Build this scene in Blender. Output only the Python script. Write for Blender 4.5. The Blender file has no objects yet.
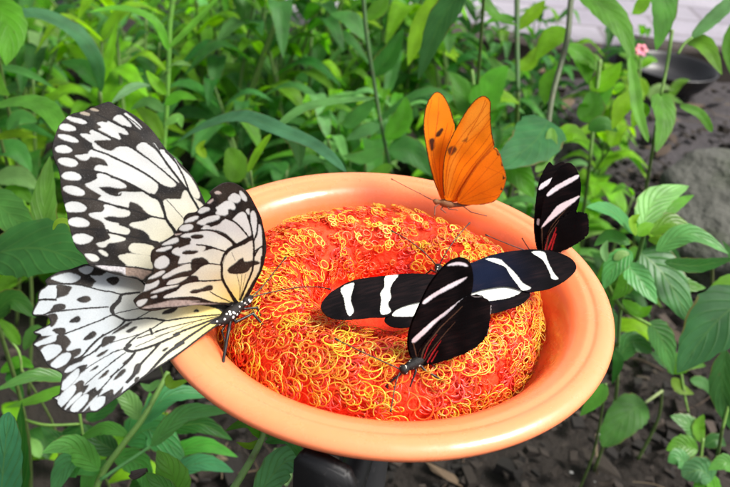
EXPO = 1.05
import bpy, bmesh, math, random
import numpy as np
from mathutils import Vector, Matrix, geometry, noise as mnoise

# ------------------------------------------------------------------ scene, camera, light
SC = bpy.context.scene
COL = SC.collection
rnd = random.Random(7)
RIM = 0.40                     # height of the dish rim above the soil (metres)
R = 0.085                      # outer radius of the feeder dish
W0, H0 = 730.0, 487.0
HF = math.radians(52.0)
FPX = W0 / 2 / math.tan(HF / 2)


def _cam():
    e, roll, d, ax, ay = math.radians(35.596), math.radians(-6.5914), 3.27911, math.radians(1.7705), math.radians(2.6796)
    C = np.array([0, -d * math.cos(e), d * math.sin(e)])
    F = -C / d
    X = np.array([1, 0, 0.])
    U = np.cross(X, F)

    def rot(v, k, a):
        return v * math.cos(a) + np.cross(k, v) * math.sin(a) + k * np.dot(k, v) * (1 - math.cos(a))
    F = rot(F, U, ax); X = rot(X, U, ax)
    F = rot(F, X, ay); U = rot(U, X, ay)
    return C * R + np.array([0, 0, RIM]), rot(X, F, roll), rot(U, F, roll), F


CP, CX, CU, CF = _cam()


def ray(px, py):
    return CF + CX * ((px - W0 / 2) / FPX) - CU * ((py - H0 / 2) / FPX)


def P(px, py, d):
    """world point d metres in front of the lens plane along the ray through a photo point"""
    return Vector(CP + ray(px, py) * d)


def onz(px, py, z):
    r = ray(px, py)
    return Vector(CP + r * ((z - CP[2]) / r[2]))


def depth(p):
    return float(np.dot(np.array(p) - CP, CF))


def pix(p):
    v = np.array(p) - CP
    z = v @ CF
    return (W0 / 2 + FPX * (v @ CX) / z, H0 / 2 - FPX * (v @ CU) / z)


VIEW = Vector(-CF)


def lin(c):
    return tuple((x / 12.92 if x <= 0.04045 else ((x + 0.055) / 1.055) ** 2.4) for x in c)


def rgb(r, g, b):
    return lin((r / 255, g / 255, b / 255))


cam = bpy.data.cameras.new('camera')
camo = bpy.data.objects.new('camera', cam)
COL.objects.link(camo)
cam.sensor_width = 36
cam.lens = 18 / math.tan(HF / 2)
cam.clip_start = 0.01
cam.clip_end = 200
M = Matrix(((CX[0], CU[0], -CF[0], CP[0]), (CX[1], CU[1], -CF[1], CP[1]), (CX[2], CU[2], -CF[2], CP[2]), (0, 0, 0, 1)))
camo.matrix_world = M
cam.dof.use_dof = True
cam.dof.focus_distance = 0.262
cam.dof.aperture_fstop = 20
SC.camera = camo
SC.view_settings.view_transform = 'Standard'
SC.view_settings.look = 'None'
SC.view_settings.exposure = EXPO
SC.view_settings.gamma = 1
SC.cycles.use_denoising = True
SC.cycles.max_bounces = 10
SC.cycles.transparent_max_bounces = 8

SUN_EL, SUN_AZ = math.radians(56), math.radians(98)     # from the right
wd = bpy.data.worlds.new('World'); SC.world = wd; wd.use_nodes = True
nt = wd.node_tree; nt.nodes.clear()
sky = nt.nodes.new('ShaderNodeTexSky'); sky.sky_type = 'NISHITA'; sky.sun_disc = False
sky.sun_elevation = SUN_EL; sky.sun_rotation = SUN_AZ
sky.air_density = 0.7; sky.dust_density = 5.0; sky.ozone_density = 0.5
bgn = nt.nodes.new('ShaderNodeBackground'); bgn.inputs['Strength'].default_value = 0.105
out = nt.nodes.new('ShaderNodeOutputWorld')
hz = nt.nodes.new('ShaderNodeHueSaturation'); hz.inputs['Saturation'].default_value = 0.3      # thin bright overcast
nt.links.new(sky.outputs[0], hz.inputs['Color']); nt.links.new(hz.outputs[0], bgn.inputs[0]); nt.links.new(bgn.outputs[0], out.inputs[0])
sl = bpy.data.lights.new('sun', 'SUN'); sl.energy = 2.3; sl.angle = math.radians(18); sl.color = (1, 0.95, 0.88)
so = bpy.data.objects.new('sun', sl); COL.objects.link(so)
sd = Vector((math.sin(SUN_AZ) * math.cos(SUN_EL), math.cos(SUN_AZ) * math.cos(SUN_EL), math.sin(SUN_EL)))
so.rotation_euler = sd.to_track_quat('Z', 'Y').to_euler(); so.location = (0, 0, 3)


# ------------------------------------------------------------------ object helpers
def link(name, me, mat, parent=None, smooth=True):
    o = bpy.data.objects.new(name, me)
    COL.objects.link(o)
    if mat is not None:
        me.materials.append(mat)
    if smooth:
        me.shade_smooth()
    if parent is not None:
        o.parent = parent
        o.matrix_parent_inverse = Matrix.Translation(-parent.location)
    return o


def empty(name, loc):
    o = bpy.data.objects.new(name, None); COL.objects.link(o)
    o.location = loc; o.empty_display_size = 0.01
    return o


def tag(o, label=None, cat=None, group=None, kind=None):
    if label: o['label'] = label
    if cat: o['category'] = cat
    if group: o['group'] = group
    if kind: o['kind'] = kind
    return o


class MB:
    """collects shapes for one mesh; vertices carry colour and uv"""
    def __init__(s):
        s.v = []; s.f = []; s.c = []; s.uv = []; s.n = 0

    def add(s, v, f, c=(1, 1, 1), uv=None):
        v = np.asarray(v, float); k = len(v)
        s.v.append(v)
        s.f.extend([tuple(int(i) + s.n for i in q) for q in f])
        c = np.asarray(c, float)
        s.c.append(np.tile(c, (k, 1)) if c.ndim == 1 else c)
        s.uv.append(np.zeros((k, 2)) if uv is None else np.asarray(uv, float))
        s.n += k

    def build(s, name, mat, parent=None, smooth=True):
        me = bpy.data.meshes.new(name)
        V = np.concatenate(s.v)
        if parent is not None:
            pass
        me.from_pydata(V.tolist(), [], s.f)
        C = np.concatenate(s.c)
        a = me.color_attributes.new('col', 'FLOAT_COLOR', 'POINT')
        a.data.foreach_set('color', np.concatenate([C, np.ones((len(C), 1))], 1).astype(np.float32).ravel())
        UV = np.concatenate(s.uv)
        if UV.any():
            ul = me.uv_layers.new(name='uv')
            li = np.empty(len(me.loops), np.int32); me.loops.foreach_get('vertex_index', li)
            ul.data.foreach_set('uv', UV[li].astype(np.float32).ravel())
        me.update()
        return link(name, me, mat, parent, smooth)


def spline(pts, n, closed=False):
    """Catmull-Rom through pts (any dimension), n samples per span"""
    p = np.asarray(pts, float); k = len(p)
    o = []
    for i in range(k if closed else k - 1):
        if closed:
            a, b, c, d = p[(i - 1) % k], p[i], p[(i + 1) % k], p[(i + 2) % k]
        else:
            a, b, c, d = p[max(i - 1, 0)], p[i], p[i + 1], p[min(i + 2, k - 1)]
        for t in np.arange(n) / n:
            o.append(0.5 * (2 * b + (c - a) * t + (2 * a - 5 * b + 4 * c - d) * t * t + (3 * b - a - 3 * c + d) * t ** 3))
    if not closed:
        o.append(p[-1])
    return np.array(o)


def frames(c):
    t = np.gradient(c, axis=0); t /= np.linalg.norm(t, axis=1)[:, None] + 1e-12
    u = np.cross(t[0], [0.3, 0.2, 0.93]); u /= np.linalg.norm(u)
    U = [u]
    for i in range(1, len(c)):
        u = U[-1] - t[i] * np.dot(U[-1], t[i]); u /= np.linalg.norm(u) + 1e-12
        U.append(u)
    U = np.array(U)
    return t, U, np.cross(t, U)


def tube(mb, c, r, sides=8, col=(1, 1, 1), closed=False, flat=1.0, flatdir=None):
    c = np.asarray(c, float); n = len(c)
    r = np.full(n, r) if np.isscalar(r) else np.asarray(r, float)
    t, U, B = frames(c)
    if flatdir is not None:
        fd = np.asarray(flatdir, float)
        fd = np.tile(fd, (n, 1)) if fd.ndim == 1 else fd
        U = fd - t * (fd * t).sum(1)[:, None]; U /= np.linalg.norm(U, axis=1)[:, None] + 1e-12
        B = np.cross(t, U)
    a = np.arange(sides) * 2 * np.pi / sides
    V = c[:, None, :] + r[:, None, None] * (np.cos(a)[None, :, None] * U[:, None, :] * flat + np.sin(a)[None, :, None] * B[:, None, :])
    V = V.reshape(-1, 3)
    f = []
    m = n if closed else n - 1
    for i in range(m):
        j = (i + 1) % n
        for k in range(sides):
            l = (k + 1) % sides
            f.append((i * sides + k, i * sides + l, j * sides + l, j * sides + k))
    if not closed:
        f.append(tuple(range(sides))[::-1]); f.append(tuple((n - 1) * sides + k for k in range(sides)))
    cc = col
    if np.ndim(col) == 2:
        cc = np.repeat(np.asarray(col), sides, 0)
    mb.add(V, f, cc)


def lathe(mb, prof, segs, centre=(0, 0, 0), col=(1, 1, 1)):
    p = np.asarray(prof, float)
    a = np.arange(segs) * 2 * np.pi / segs
    V = []
    f = []
    for (r, z) in p:
        for t in a:
            V.append((centre[0] + r * math.cos(t), centre[1] + r * math.sin(t), centre[2] + z))
    n = len(p)
    for i in range(n - 1):
        for k in range(segs):
            l = (k + 1) % segs
            f.append((i * segs + k, i * segs + l, (i + 1) * segs + l, (i + 1) * segs + k))
    f.append(tuple(range(segs))[::-1])
    f.append(tuple((n - 1) * segs + k for k in range(segs)))
    mb.add(V, f, col)


# ------------------------------------------------------------------ materials
def mat(name, col=(0.5, 0.5, 0.5), rough=0.5, **kw):
    m = bpy.data.materials.new(name); m.use_nodes = True
    b = m.node_tree.nodes['Principled BSDF']
    b.inputs['Base Color'].default_value = (*col, 1)
    b.inputs['Roughness'].default_value = rough
    for k, v in kw.items():
        b.inputs[k.replace('_', ' ')].default_value = v
    return m, m.node_tree, b


def node(t, kind, **kw):
    n = t.nodes.new(kind)
    for k, v in kw.items():
        if k in n.inputs:
            n.inputs[k].default_value = v
        else:
            setattr(n, k, v)
    return n


def mixc(t, a, b, fac, mode='MIX'):
    n = t.nodes.new('ShaderNodeMix'); n.data_type = 'RGBA'; n.blend_type = mode
    for s, x in ((6, a), (7, b), (0, fac)):
        if hasattr(x, 'is_linked') or hasattr(x, 'links'):
            t.links.new(x, n.inputs[s])
        elif s == 0:
            n.inputs[0].default_value = x
        else:
            n.inputs[s].default_value = (*x, 1)
    return n.outputs[2]


def ramp(t, fac, stops):
    n = t.nodes.new('ShaderNodeValToRGB')
    t.links.new(fac, n.inputs[0])
    e = n.color_ramp.elements
    while len(e) < len(stops):
        e.new(0.5)
    for q, (p, c) in zip(e, stops):
        q.position = p
        q.color = (*c, 1) if len(c) == 3 else c
    return n.outputs[0]


def noise(t, scale, detail=3, rough=0.5, coord='Object', vec=None):
    n = t.nodes.new('ShaderNodeTexNoise')
    n.inputs['Scale'].default_value = scale; n.inputs['Detail'].default_value = detail; n.inputs['Roughness'].default_value = rough
    if vec is None:
        tc = t.nodes.new('ShaderNodeTexCoord'); vec = tc.outputs[coord]
    t.links.new(vec, n.inputs['Vector'])
    return n


def bump(t, b, h, strength, dist):
    n = t.nodes.new('ShaderNodeBump')
    n.inputs['Strength'].default_value = strength; n.inputs['Distance'].default_value = dist
    t.links.new(h, n.inputs['Height']); t.links.new(n.outputs[0], b.inputs['Normal'])
    return n


def attr(t, name='col'):
    n = t.nodes.new('ShaderNodeAttribute'); n.attribute_name = name
    return n.outputs['Color']
# ------------------------------------------------------------------ feeder dish
m_dish, t, b = mat('glazed_orange', (0.85, 0.29, 0.1), 0.24)
n = noise(t, 26, 4); n2 = noise(t, 160, 2)
c = mixc(t, (0.84, 0.165, 0.050), (0.86, 0.20, 0.070), n.outputs[0])
# paler rolled lip over redder wall: sky light and bounce painted into the colour
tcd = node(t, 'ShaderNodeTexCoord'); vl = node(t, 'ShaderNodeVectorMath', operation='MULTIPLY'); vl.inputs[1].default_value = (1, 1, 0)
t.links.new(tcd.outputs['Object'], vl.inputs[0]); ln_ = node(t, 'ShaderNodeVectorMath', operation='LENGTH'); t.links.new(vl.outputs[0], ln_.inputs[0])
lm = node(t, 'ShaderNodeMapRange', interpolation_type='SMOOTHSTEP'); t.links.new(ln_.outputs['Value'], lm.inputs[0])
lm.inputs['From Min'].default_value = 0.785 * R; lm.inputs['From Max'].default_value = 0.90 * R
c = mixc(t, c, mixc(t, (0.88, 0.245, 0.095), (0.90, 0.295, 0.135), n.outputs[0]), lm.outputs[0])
c = mixc(t, c, (0.74, 0.20, 0.06), ramp(t, n2.outputs[0], [(0.68, (0, 0, 0)), (0.78, (.5, .5, .5))]))
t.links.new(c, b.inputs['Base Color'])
b.inputs['Subsurface Weight'].default_value = 0.25
b.inputs['Subsurface Radius'].default_value = (1.0, 0.35, 0.12)
b.inputs['Subsurface Scale'].default_value = 0.006
b.inputs['Coat Weight'].default_value = 0.28; b.inputs['Coat Roughness'].default_value = 0.1
bump(t, b, noise(t, 70, 4).outputs[0], 0.09, 0.004)
rr_ = node(t, 'ShaderNodeMapRange'); t.links.new(noise(t, 38, 5, 0.7).outputs[0], rr_.inputs[0])
rr_.inputs['From Min'].default_value = 0.35; rr_.inputs['From Max'].default_value = 0.7; rr_.inputs['To Min'].default_value = 0.16; rr_.inputs['To Max'].default_value = 0.42
t.links.new(rr_.outputs[0], b.inputs['Roughness'])

prof = [(0.0, -0.40), (0.30, -0.405), (0.55, -0.40), (0.60, -0.385), (0.66, -0.33), (0.735, -0.25), (0.79, -0.165), (0.835, -0.09), (0.88, -0.058),
        (0.935, -0.048), (0.968, -0.038), (0.988, -0.014), (0.986, 0.008), (0.964, 0.025), (0.938, 0.031), (0.918, 0.030), (0.902, 0.024), (0.888, 0.0225), (0.874, 0.021),
        (0.855, 0.014), (0.825, 0.0), (0.795, -0.03), (0.765, -0.085), (0.74, -0.155), (0.70, -0.225), (0.65, -0.28), (0.55, -0.315), (0.3, -0.33), (0.0, -0.33)]
pr = spline(prof, 4)
pr[:, 0] = np.maximum(pr[:, 0], 0.0005 / R)
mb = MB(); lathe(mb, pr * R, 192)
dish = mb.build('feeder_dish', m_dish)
# origin at the dish base
dish.data.transform(Matrix.Translation((0, 0, 0.405 * R))); dish.location = (0, 0, RIM - 0.405 * R)
tag(dish, 'glossy orange round dish with a thick rolled rim holding the butterflies', 'dish')

# ------------------------------------------------------------------ curly mesh pad (ring of plastic loops)
RM, rm, HZ = 0.495 * R, 0.215 * R, -0.19 * R     # ring radius, tube radius, centre height


def pad_point(u, v, k=1.0):
    """u around the ring, v around the tube (0 outer, pi/2 top)"""
    wob = 1 + 0.035 * math.sin(3 * u + 1.1) + 0.03 * math.sin(5 * u + 0.4)
    rr = RM * (1 + 0.02 * math.sin(2 * u)) + rm * k * wob * math.cos(v)
    return np.array([rr * math.cos(u), rr * math.sin(u), RIM + HZ + rm * 1.12 * k * wob * math.sin(v)])


pad = empty('mesh_pad', (0, 0, RIM - 0.33 * R))
tag(pad, 'ring of curly red and yellow plastic mesh lying in the orange dish', 'mesh pad')
m_core, t, b = mat('red_core', (0.75, 0.02, 0.012), 0.6, Specular_IOR_Level=0.15)
c = mixc(t, (0.88, 0.03, 0.012), (0.95, 0.085, 0.025), noise(t, 220, 3).outputs[0])
t.links.new(c, b.inputs['Base Color'])
bump(t, b, noise(t, 500, 3).outputs[0], 0.6, 0.002)
mb = MB()
V = []; F = []
NU, NV = 120, 36
for i in range(NU):
    for j in range(NV):
        V.append(pad_point(i * 2 * np.pi / NU, j * 2 * np.pi / NV, 0.90 + 0.03 * rnd.random()))
for i in range(NU):
    for j in range(NV):
        F.append((i * NV + j, ((i + 1) % NU) * NV + j, ((i + 1) % NU) * NV + (j + 1) % NV, i * NV + (j + 1) % NV))
mb.add(V, F)
# floor web inside the ring
V = [(0, 0, RIM - 0.21 * R)]; F = []
for i in range(60):
    a = i * 2 * np.pi / 60
    V.append((0.36 * R * math.cos(a), 0.36 * R * math.sin(a), RIM - 0.19 * R))
for i in range(60):
    F.append((0, 1 + i, 1 + (i + 1) % 60))
mb.add(V, F)
mb.build('core', m_core, pad)


m_str, t, b = mat('plastic_strand', (0.8, 0.3, 0.05), 0.28)
t.links.new(attr(t), b.inputs['Base Color'])
b.inputs['Subsurface Weight'].default_value = 0.25
b.inputs['Subsurface Radius'].default_value = (1, 0.5, 0.2); b.inputs['Subsurface Scale'].default_value = 0.0015
tr = node(t, 'ShaderNodeBsdfTranslucent'); t.links.new(attr(t), tr.inputs['Color'])
mx = node(t, 'ShaderNodeMixShader'); mx.inputs[0].default_value = 0.12
o = [x for x in t.nodes if x.type == 'OUTPUT_MATERIAL'][0]
t.links.new(b.outputs[0], mx.inputs[1]); t.links.new(tr.outputs[0], mx.inputs[2]); t.links.new(mx.outputs[0], o.inputs[0])


def strands(count, kmin, kmax, colours, rmin, rmax, wmin, wmax, seed, keep=None, lift=0.5):
    """long curling strands: each runs on over the ring in a chain of loops, like pulled plastic mesh"""
    rg = random.Random(seed)
    mb = MB()
    for q in range(count):
        u = 2 * math.pi * ((q * 0.61803398875 + rg.uniform(-.02, .02)) % 1.0)
        v = rg.uniform(-0.55, math.pi + 0.9)
        while rg.random() > (RM + rm * math.cos(v)) / (RM + rm):
            v = rg.uniform(-0.55, math.pi + 0.9)
        if keep is not None and rg.random() > keep(u, v):
            continue
        k = rg.uniform(kmin, kmax); hd = rg.uniform(0, 6.283)
        turns = rg.uniform(2.0, 4.5); r0 = rg.uniform(rmin, rmax) * (1 - .30 * math.sin(u)); step = r0 * rg.uniform(0.7, 1.6)
        sg = rg.choice((-1, 1)); ph = rg.uniform(0, 6.28); tph = rg.uniform(0, 6.28)
        N = int(17 * turns); C = []; A = []
        for i in range(N):
            s = i / 17.0
            rad = RM + rm * math.cos(v)
            hd += rg.gauss(0, .10)
            u += math.cos(hd) * step / 17 / rad; v += math.sin(hd) * step / 17 / rm
            nrm = np.array([math.cos(u) * math.cos(v), math.sin(u) * math.cos(v), math.sin(v)])
            tu = np.array([-math.sin(u), math.cos(u), 0]); tv = np.cross(nrm, tu)
            a = sg * (s * 6.2832 + ph + 0.5 * math.sin(s * 2.1 + tph))
            rr = r0 * (1 + .28 * math.sin(s * 2.7 + tph))
            h = lift * r0 * (math.sin(a + tph * .5) * .8 + .35 * math.sin(s * 3.3 + ph))
            C.append(pad_point(u, v, k) + tu * math.cos(a) * rr + tv * math.sin(a) * rr * .9 + nrm * h)
            A.append(nrm)
        w = rg.uniform(wmin, wmax)
        col = np.array(rg.choice(colours)) * rg.uniform(0.88, 1.06)
        tube(mb, np.array(C), np.full(N, w), 6, np.clip(col, 0, 0.96), flat=rg.uniform(0.35, 0.7), flatdir=np.array(A))
    return mb


YEL = [(0.95, 0.56, 0.04), (0.95, 0.44, 0.03), (0.95, 0.62, 0.11), (0.95, 0.34, 0.03), (0.95, 0.25, 0.025), (0.95, 0.48, 0.05), (0.95, 0.30, 0.03)]
RED = [(0.94, 0.06, 0.014), (0.93, 0.045, 0.014), (0.94, 0.09, 0.018), (0.93, 0.07, 0.05), (0.95, 0.15, 0.025)]


def outer(u, v):
    """the pale strands thin out towards the hollow of the ring and low on the near side"""
    k = 1.0 if v < 2.0 else max(0.30, 1.0 - (v - 2.0) / 0.9)
    return k * (1.0 - 0.45 * max(0, -math.sin(u)) * (v < 1.3))


strands(1150, 0.93, 1.01, RED, 0.0012, 0.0023, 0.0002, 0.00036, 1).build('red_strand_mesh', m_str, pad)
strands(900, 0.99, 1.06, YEL, 0.0011, 0.0023, 0.00015, 0.00028, 2, keep=outer).build('yellow_strand_mesh', m_str, pad)
# ------------------------------------------------------------------ butterfly wings
# outlines and markings were measured on 73 px wide close-ups; every close-up has its own origin and scale
CR = dict(A1=(50, 95, 10), A2=(50, 140, 10), A3=(50, 185, 10), A4=(60, 230, 10), A5=(110, 105, 10), A6=(110, 150, 10), A7=(150, 150, 10),
          A8=(110, 195, 10), N1=(190, 178, 10), N2=(145, 205, 10), N3=(195, 215, 10), N4=(125, 245, 10), N5=(190, 255, 10), N6=(125, 270, 10),
          N7=(190, 285, 10), M1=(30, 260, 10), M2=(85, 260, 10), M3=(30, 305, 10), M4=(95, 300, 10), M5=(155, 300, 10), M6=(45, 345, 10),
          M7=(110, 335, 10), M8=(50, 375, 10), Z2=(520, 150, 4.427), Z3=(310, 240, 4.871), Z4=(440, 230, 4.867), Z5=(390, 250, 3.245),
          J=(410, 80, 3.478), X=(0, 0, 1))


def S(txt):
    o = []
    cur = (0, 0, 1)
    for w in txt.replace('|', ' ').split():
        if w in CR:
            cur = CR[w]
        else:
            x, y = w.split(',')
            o.append((cur[0] + float(x) / cur[2], cur[1] + float(y) / cur[2]))
    return np.array(o)


def inside(pts, poly):
    x, y = pts[:, 0], pts[:, 1]
    r = np.zeros(len(pts), bool)
    n = len(poly)
    for i in range(n):
        (x1, y1), (x2, y2) = poly[i], poly[(i + 1) % n]
        if y1 == y2:
            continue
        r ^= ((y1 > y) != (y2 > y)) & (x < (x2 - x1) * (y - y1) / (y2 - y1) + x1)
    return r


def segdist(pts, line, closed=False):
    d = np.full(len(pts), 1e9); tt = np.zeros(len(pts))
    n = len(line)
    m = n if closed else n - 1
    for i in range(m):
        a = line[i]; b = line[(i + 1) % n]
        ab = b - a
        L = ab @ ab + 1e-9
        t = np.clip(((pts - a) @ ab) / L, 0, 1)
        q = np.hypot(*(pts - a - t[:, None] * ab).T)
        k = q < d
        d[k] = q[k]; tt[k] = (i + t[k]) / m
    return d, tt


def hash2(ix, iy, s):
    v = np.sin(ix * 127.1 + iy * 311.7 + s * 74.7) * 43758.5453
    return v - np.floor(v)


def vnoise(p, sc, s=0):
    q = p * sc
    i = np.floor(q); f = q - i; f = f * f * (3 - 2 * f)
    a = hash2(i[:, 0], i[:, 1], s); b = hash2(i[:, 0] + 1, i[:, 1], s)
    c = hash2(i[:, 0], i[:, 1] + 1, s); d = hash2(i[:, 0] + 1, i[:, 1] + 1, s)
    return (a * (1 - f[:, 0]) + b * f[:, 0]) * (1 - f[:, 1]) + (c * (1 - f[:, 0]) + d * f[:, 0]) * f[:, 1]


def paint(pts, base, items, wob=0.35):
    """albedo of the wing scales at every vertex: base colour, then patches, veins and spots on top"""
    q = pts + wob * np.stack([vnoise(pts, 0.9, 1) - 0.5, vnoise(pts, 0.9, 2) - 0.5], 1) * 1.6
    C = base(pts) if callable(base) else np.tile(np.array(base, float), (len(pts), 1))
    for it in items:
        kind, col, g = it[0], it[1], it[2]
        soft = it[3] if len(it) > 3 else 0.55
        if kind == 'poly':
            pg = spline(g, 3, True) if len(g) > 3 else g
            lo = pg.min(0) - 2; hi = pg.max(0) + 2
            k = np.where(((pts >= lo) & (pts <= hi)).all(1))[0]
            if not len(k): continue
            d, _ = segdist(q[k], pg, True)
            sd_ = np.where(inside(q[k], pg), d, -d)
            grow = 0.2 if callable(col) and soft < 0.6 and np.mean(col(pts[k[:1]])) > 0.3 else 0.0
            a = np.clip((sd_ + grow) / (2 * soft) + 0.5, 0, 1)
        else:                                   # 'line': soft holds the widths
            ln = spline(g, 4)
            w = soft if isinstance(soft, (tuple, list)) else (soft, soft)
            lo = ln.min(0) - 4; hi = ln.max(0) + 4
            k = np.where(((pts >= lo) & (pts <= hi)).all(1))[0]
            if not len(k): continue
            d, t = segdist(q[k], ln)
            wd_ = np.interp(t, np.linspace(0, 1, len(w)), w) / 2
            a = np.clip((wd_ - d) / 0.6 + 0.5, 0, 1)
        c = col(pts[k]) if callable(col) else np.array(col, float)
        C[k] = C[k] * (1 - a[:, None]) + c * a[:, None]
    return C


def plane_depth(ref):
    """ref: three (px, py, depth); returns the unit normal and a point of the plane"""
    a, b, c = [np.array(P(*r)) for r in ref]
    n = np.cross(b - a, c - a); n /= np.linalg.norm(n)
    if n @ CF > 0: n = -n
    return a, n


def wing(name, mat_, parent, outline, ref, base, items, step=0.6, camber=0.0012, thick=0.00018, ripple=0.00012, rag=0.0, wob=0.35):
    ol = spline(outline, 8, True)
    # even spacing along the edge
    seg = np.hypot(*(np.roll(ol, -1, 0) - ol).T); L = np.concatenate([[0], np.cumsum(seg)])
    m = int(L[-1] / (step * 0.9))
    oc = np.concatenate([ol, ol[:1]])
    s = np.linspace(0, L[-1], m, endpoint=False)
    ol = np.stack([np.interp(s, L, oc[:, 0]), np.interp(s, L, oc[:, 1])], 1)
    if rag:
        ol += rag * (np.stack([vnoise(ol, 0.8, 5), vnoise(ol, 0.8, 6)], 1) - 0.5)
    lo, hi = ol.min(0), ol.max(0)
    gx, gy = np.meshgrid(np.arange(lo[0], hi[0], step), np.arange(lo[1], hi[1], step * 0.866))
    gx = gx + (np.arange(gx.shape[0]) % 2)[:, None] * step * 0.5
    g = np.stack([gx.ravel(), gy.ravel()], 1)
    g = g[inside(g, ol)]
    d, _ = segdist(g, ol, True)
    g = g[d > step * 0.45]
    pts = np.concatenate([ol, g])
    vs, es, fs, ov, oe, of = geometry.delaunay_2d_cdt([Vector(p) for p in pts], [], [list(range(len(ol)))], 1, 1e-5)
    pts = np.array([(v.x, v.y) for v in vs])
    a, n = plane_depth(ref)
    rays = CF[None] + ((pts[:, 0] - W0 / 2) / FPX)[:, None] * CX[None] - ((pts[:, 1] - H0 / 2) / FPX)[:, None] * CU[None]
    t = ((a - CP) @ n) / (rays @ n)
    X = CP + rays * t[:, None]
    col = paint(pts, base, items, wob)
    ax = np.array(ref[0][:2]); far = np.hypot(*(pts - ax).T); far = far / far.max()
    h = camber * np.sin(far * np.pi) + ripple * 4 * (vnoise(pts, 0.06, 3) - 0.5)
    # veins and dark marks stand a little proud of the membrane
    lum = col.mean(1)
    h = h + ripple * (lum < 0.08)
    X = X + n * h[:, None]
    me = bpy.data.meshes.new(name)
    F = [tuple(f) for f in fs]
    # orient to the camera side
    f0 = F[len(F) // 2]
    if np.cross(X[f0[1]] - X[f0[0]], X[f0[2]] - X[f0[0]]) @ n < 0:
        F = [f[::-1] for f in F]
    me.from_pydata(X.tolist(), [], F)
    at = me.color_attributes.new('col', 'FLOAT_COLOR', 'POINT')
    at.data.foreach_set('color', np.concatenate([np.clip(col, 0, 1), np.ones((len(col), 1))], 1).astype(np.float32).ravel())
    me.update()
    o = link(name, me, mat_, parent)
    md = o.modifiers.new('thickness', 'SOLIDIFY'); md.thickness = thick; md.offset = -1
    return o


def wing_mat(name, rough, trans, sheen=0.0, gl=0.3):
    m, t, b = mat(name, (0.5, 0.5, 0.5), rough)
    c = attr(t)
    ns = noise(t, 2600, 2)
    c2 = mixc(t, c, (0, 0, 0), 0.0)
    v = node(t, 'ShaderNodeHueSaturation')
    t.links.new(c, v.inputs['Color'])
    mr = node(t, 'ShaderNodeMapRange'); t.links.new(ns.outputs[0], mr.inputs[0])
    mr.inputs['From Min'].default_value = 0.3; mr.inputs['From Max'].default_value = 0.7
    mr.inputs['To Min'].default_value = 0.93; mr.inputs['To Max'].default_value = 1.05
    t.links.new(mr.outputs[0], v.inputs['Value'])
    t.links.new(v.outputs[0], b.inputs['Base Color'])
    b.inputs['Specular IOR Level'].default_value = gl
    b.inputs['Sheen Weight'].default_value = sheen
    bump(t, b, ns.outputs[0], 0.15, 0.0004)
    if trans:
        tr = node(t, 'ShaderNodeBsdfTranslucent'); t.links.new(v.outputs[0], tr.inputs['Color'])
        mx = node(t, 'ShaderNodeMixShader'); mx.inputs[0].default_value = trans
        o = [x for x in t.nodes if x.type == 'OUTPUT_MATERIAL'][0]
        t.links.new(b.outputs[0], mx.inputs[1]); t.links.new(tr.outputs[0], mx.inputs[2]); t.links.new(mx.outputs[0], o.inputs[0])
    return m


m_kite = wing_mat('paper_wing', 0.5, 0.40)
m_zeb = wing_mat('velvet_black_wing', 0.7, 0.0, 0.0, 0.02)
m_jul = wing_mat('orange_wing', 0.5, 0.5, 0, 0.15)

WH = np.array((0.64, 0.655, 0.65)); CRM = np.array((0.72, 0.70, 0.54)); YL = np.array((0.88, 0.72, 0.22))
DK = (0.010, 0.008, 0.0075); BR = (0.040, 0.030, 0.022)


def kite_white(bx, by, r0, r1, WH=WH):
    def f(p):
        d = np.hypot(p[:, 0] - bx, p[:, 1] - by)
        a = np.clip((d - r0) / (r1 - r0), 0, 1)[:, None]
        c = np.where(a < 0.5, YL + (CRM - YL) * a * 2, CRM + (WH - CRM) * (a * 2 - 1))
        return c
    return f


def dark_brown(p):
    k = np.clip(vnoise(p, 0.09, 8) * 1.5 - 0.35, 0, 1)[:, None] * 0.8
    fl = (vnoise(p, 1.5, 9) > 0.80)[:, None] * 0.03
    return np.array(DK) * (1 - k) + np.array(BR) * k + fl


def polys(col, txts, soft=0.55):
    return [('poly', col, S(x), soft) for x in txts]


def lines(col, spec):
    return [('line', col, S(x), w) for x, w in spec]


# ---- paper kite
KX = (222.0, 320.0, 0.2440)
kite = empty('paper_kite_butterfly', onz(222, 374, RIM + 0.002))
tag(kite, 'large black and cream butterfly clinging to the left rim of the dish, wings raised', 'butterfly', 'butterflies on the feeder')

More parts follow.
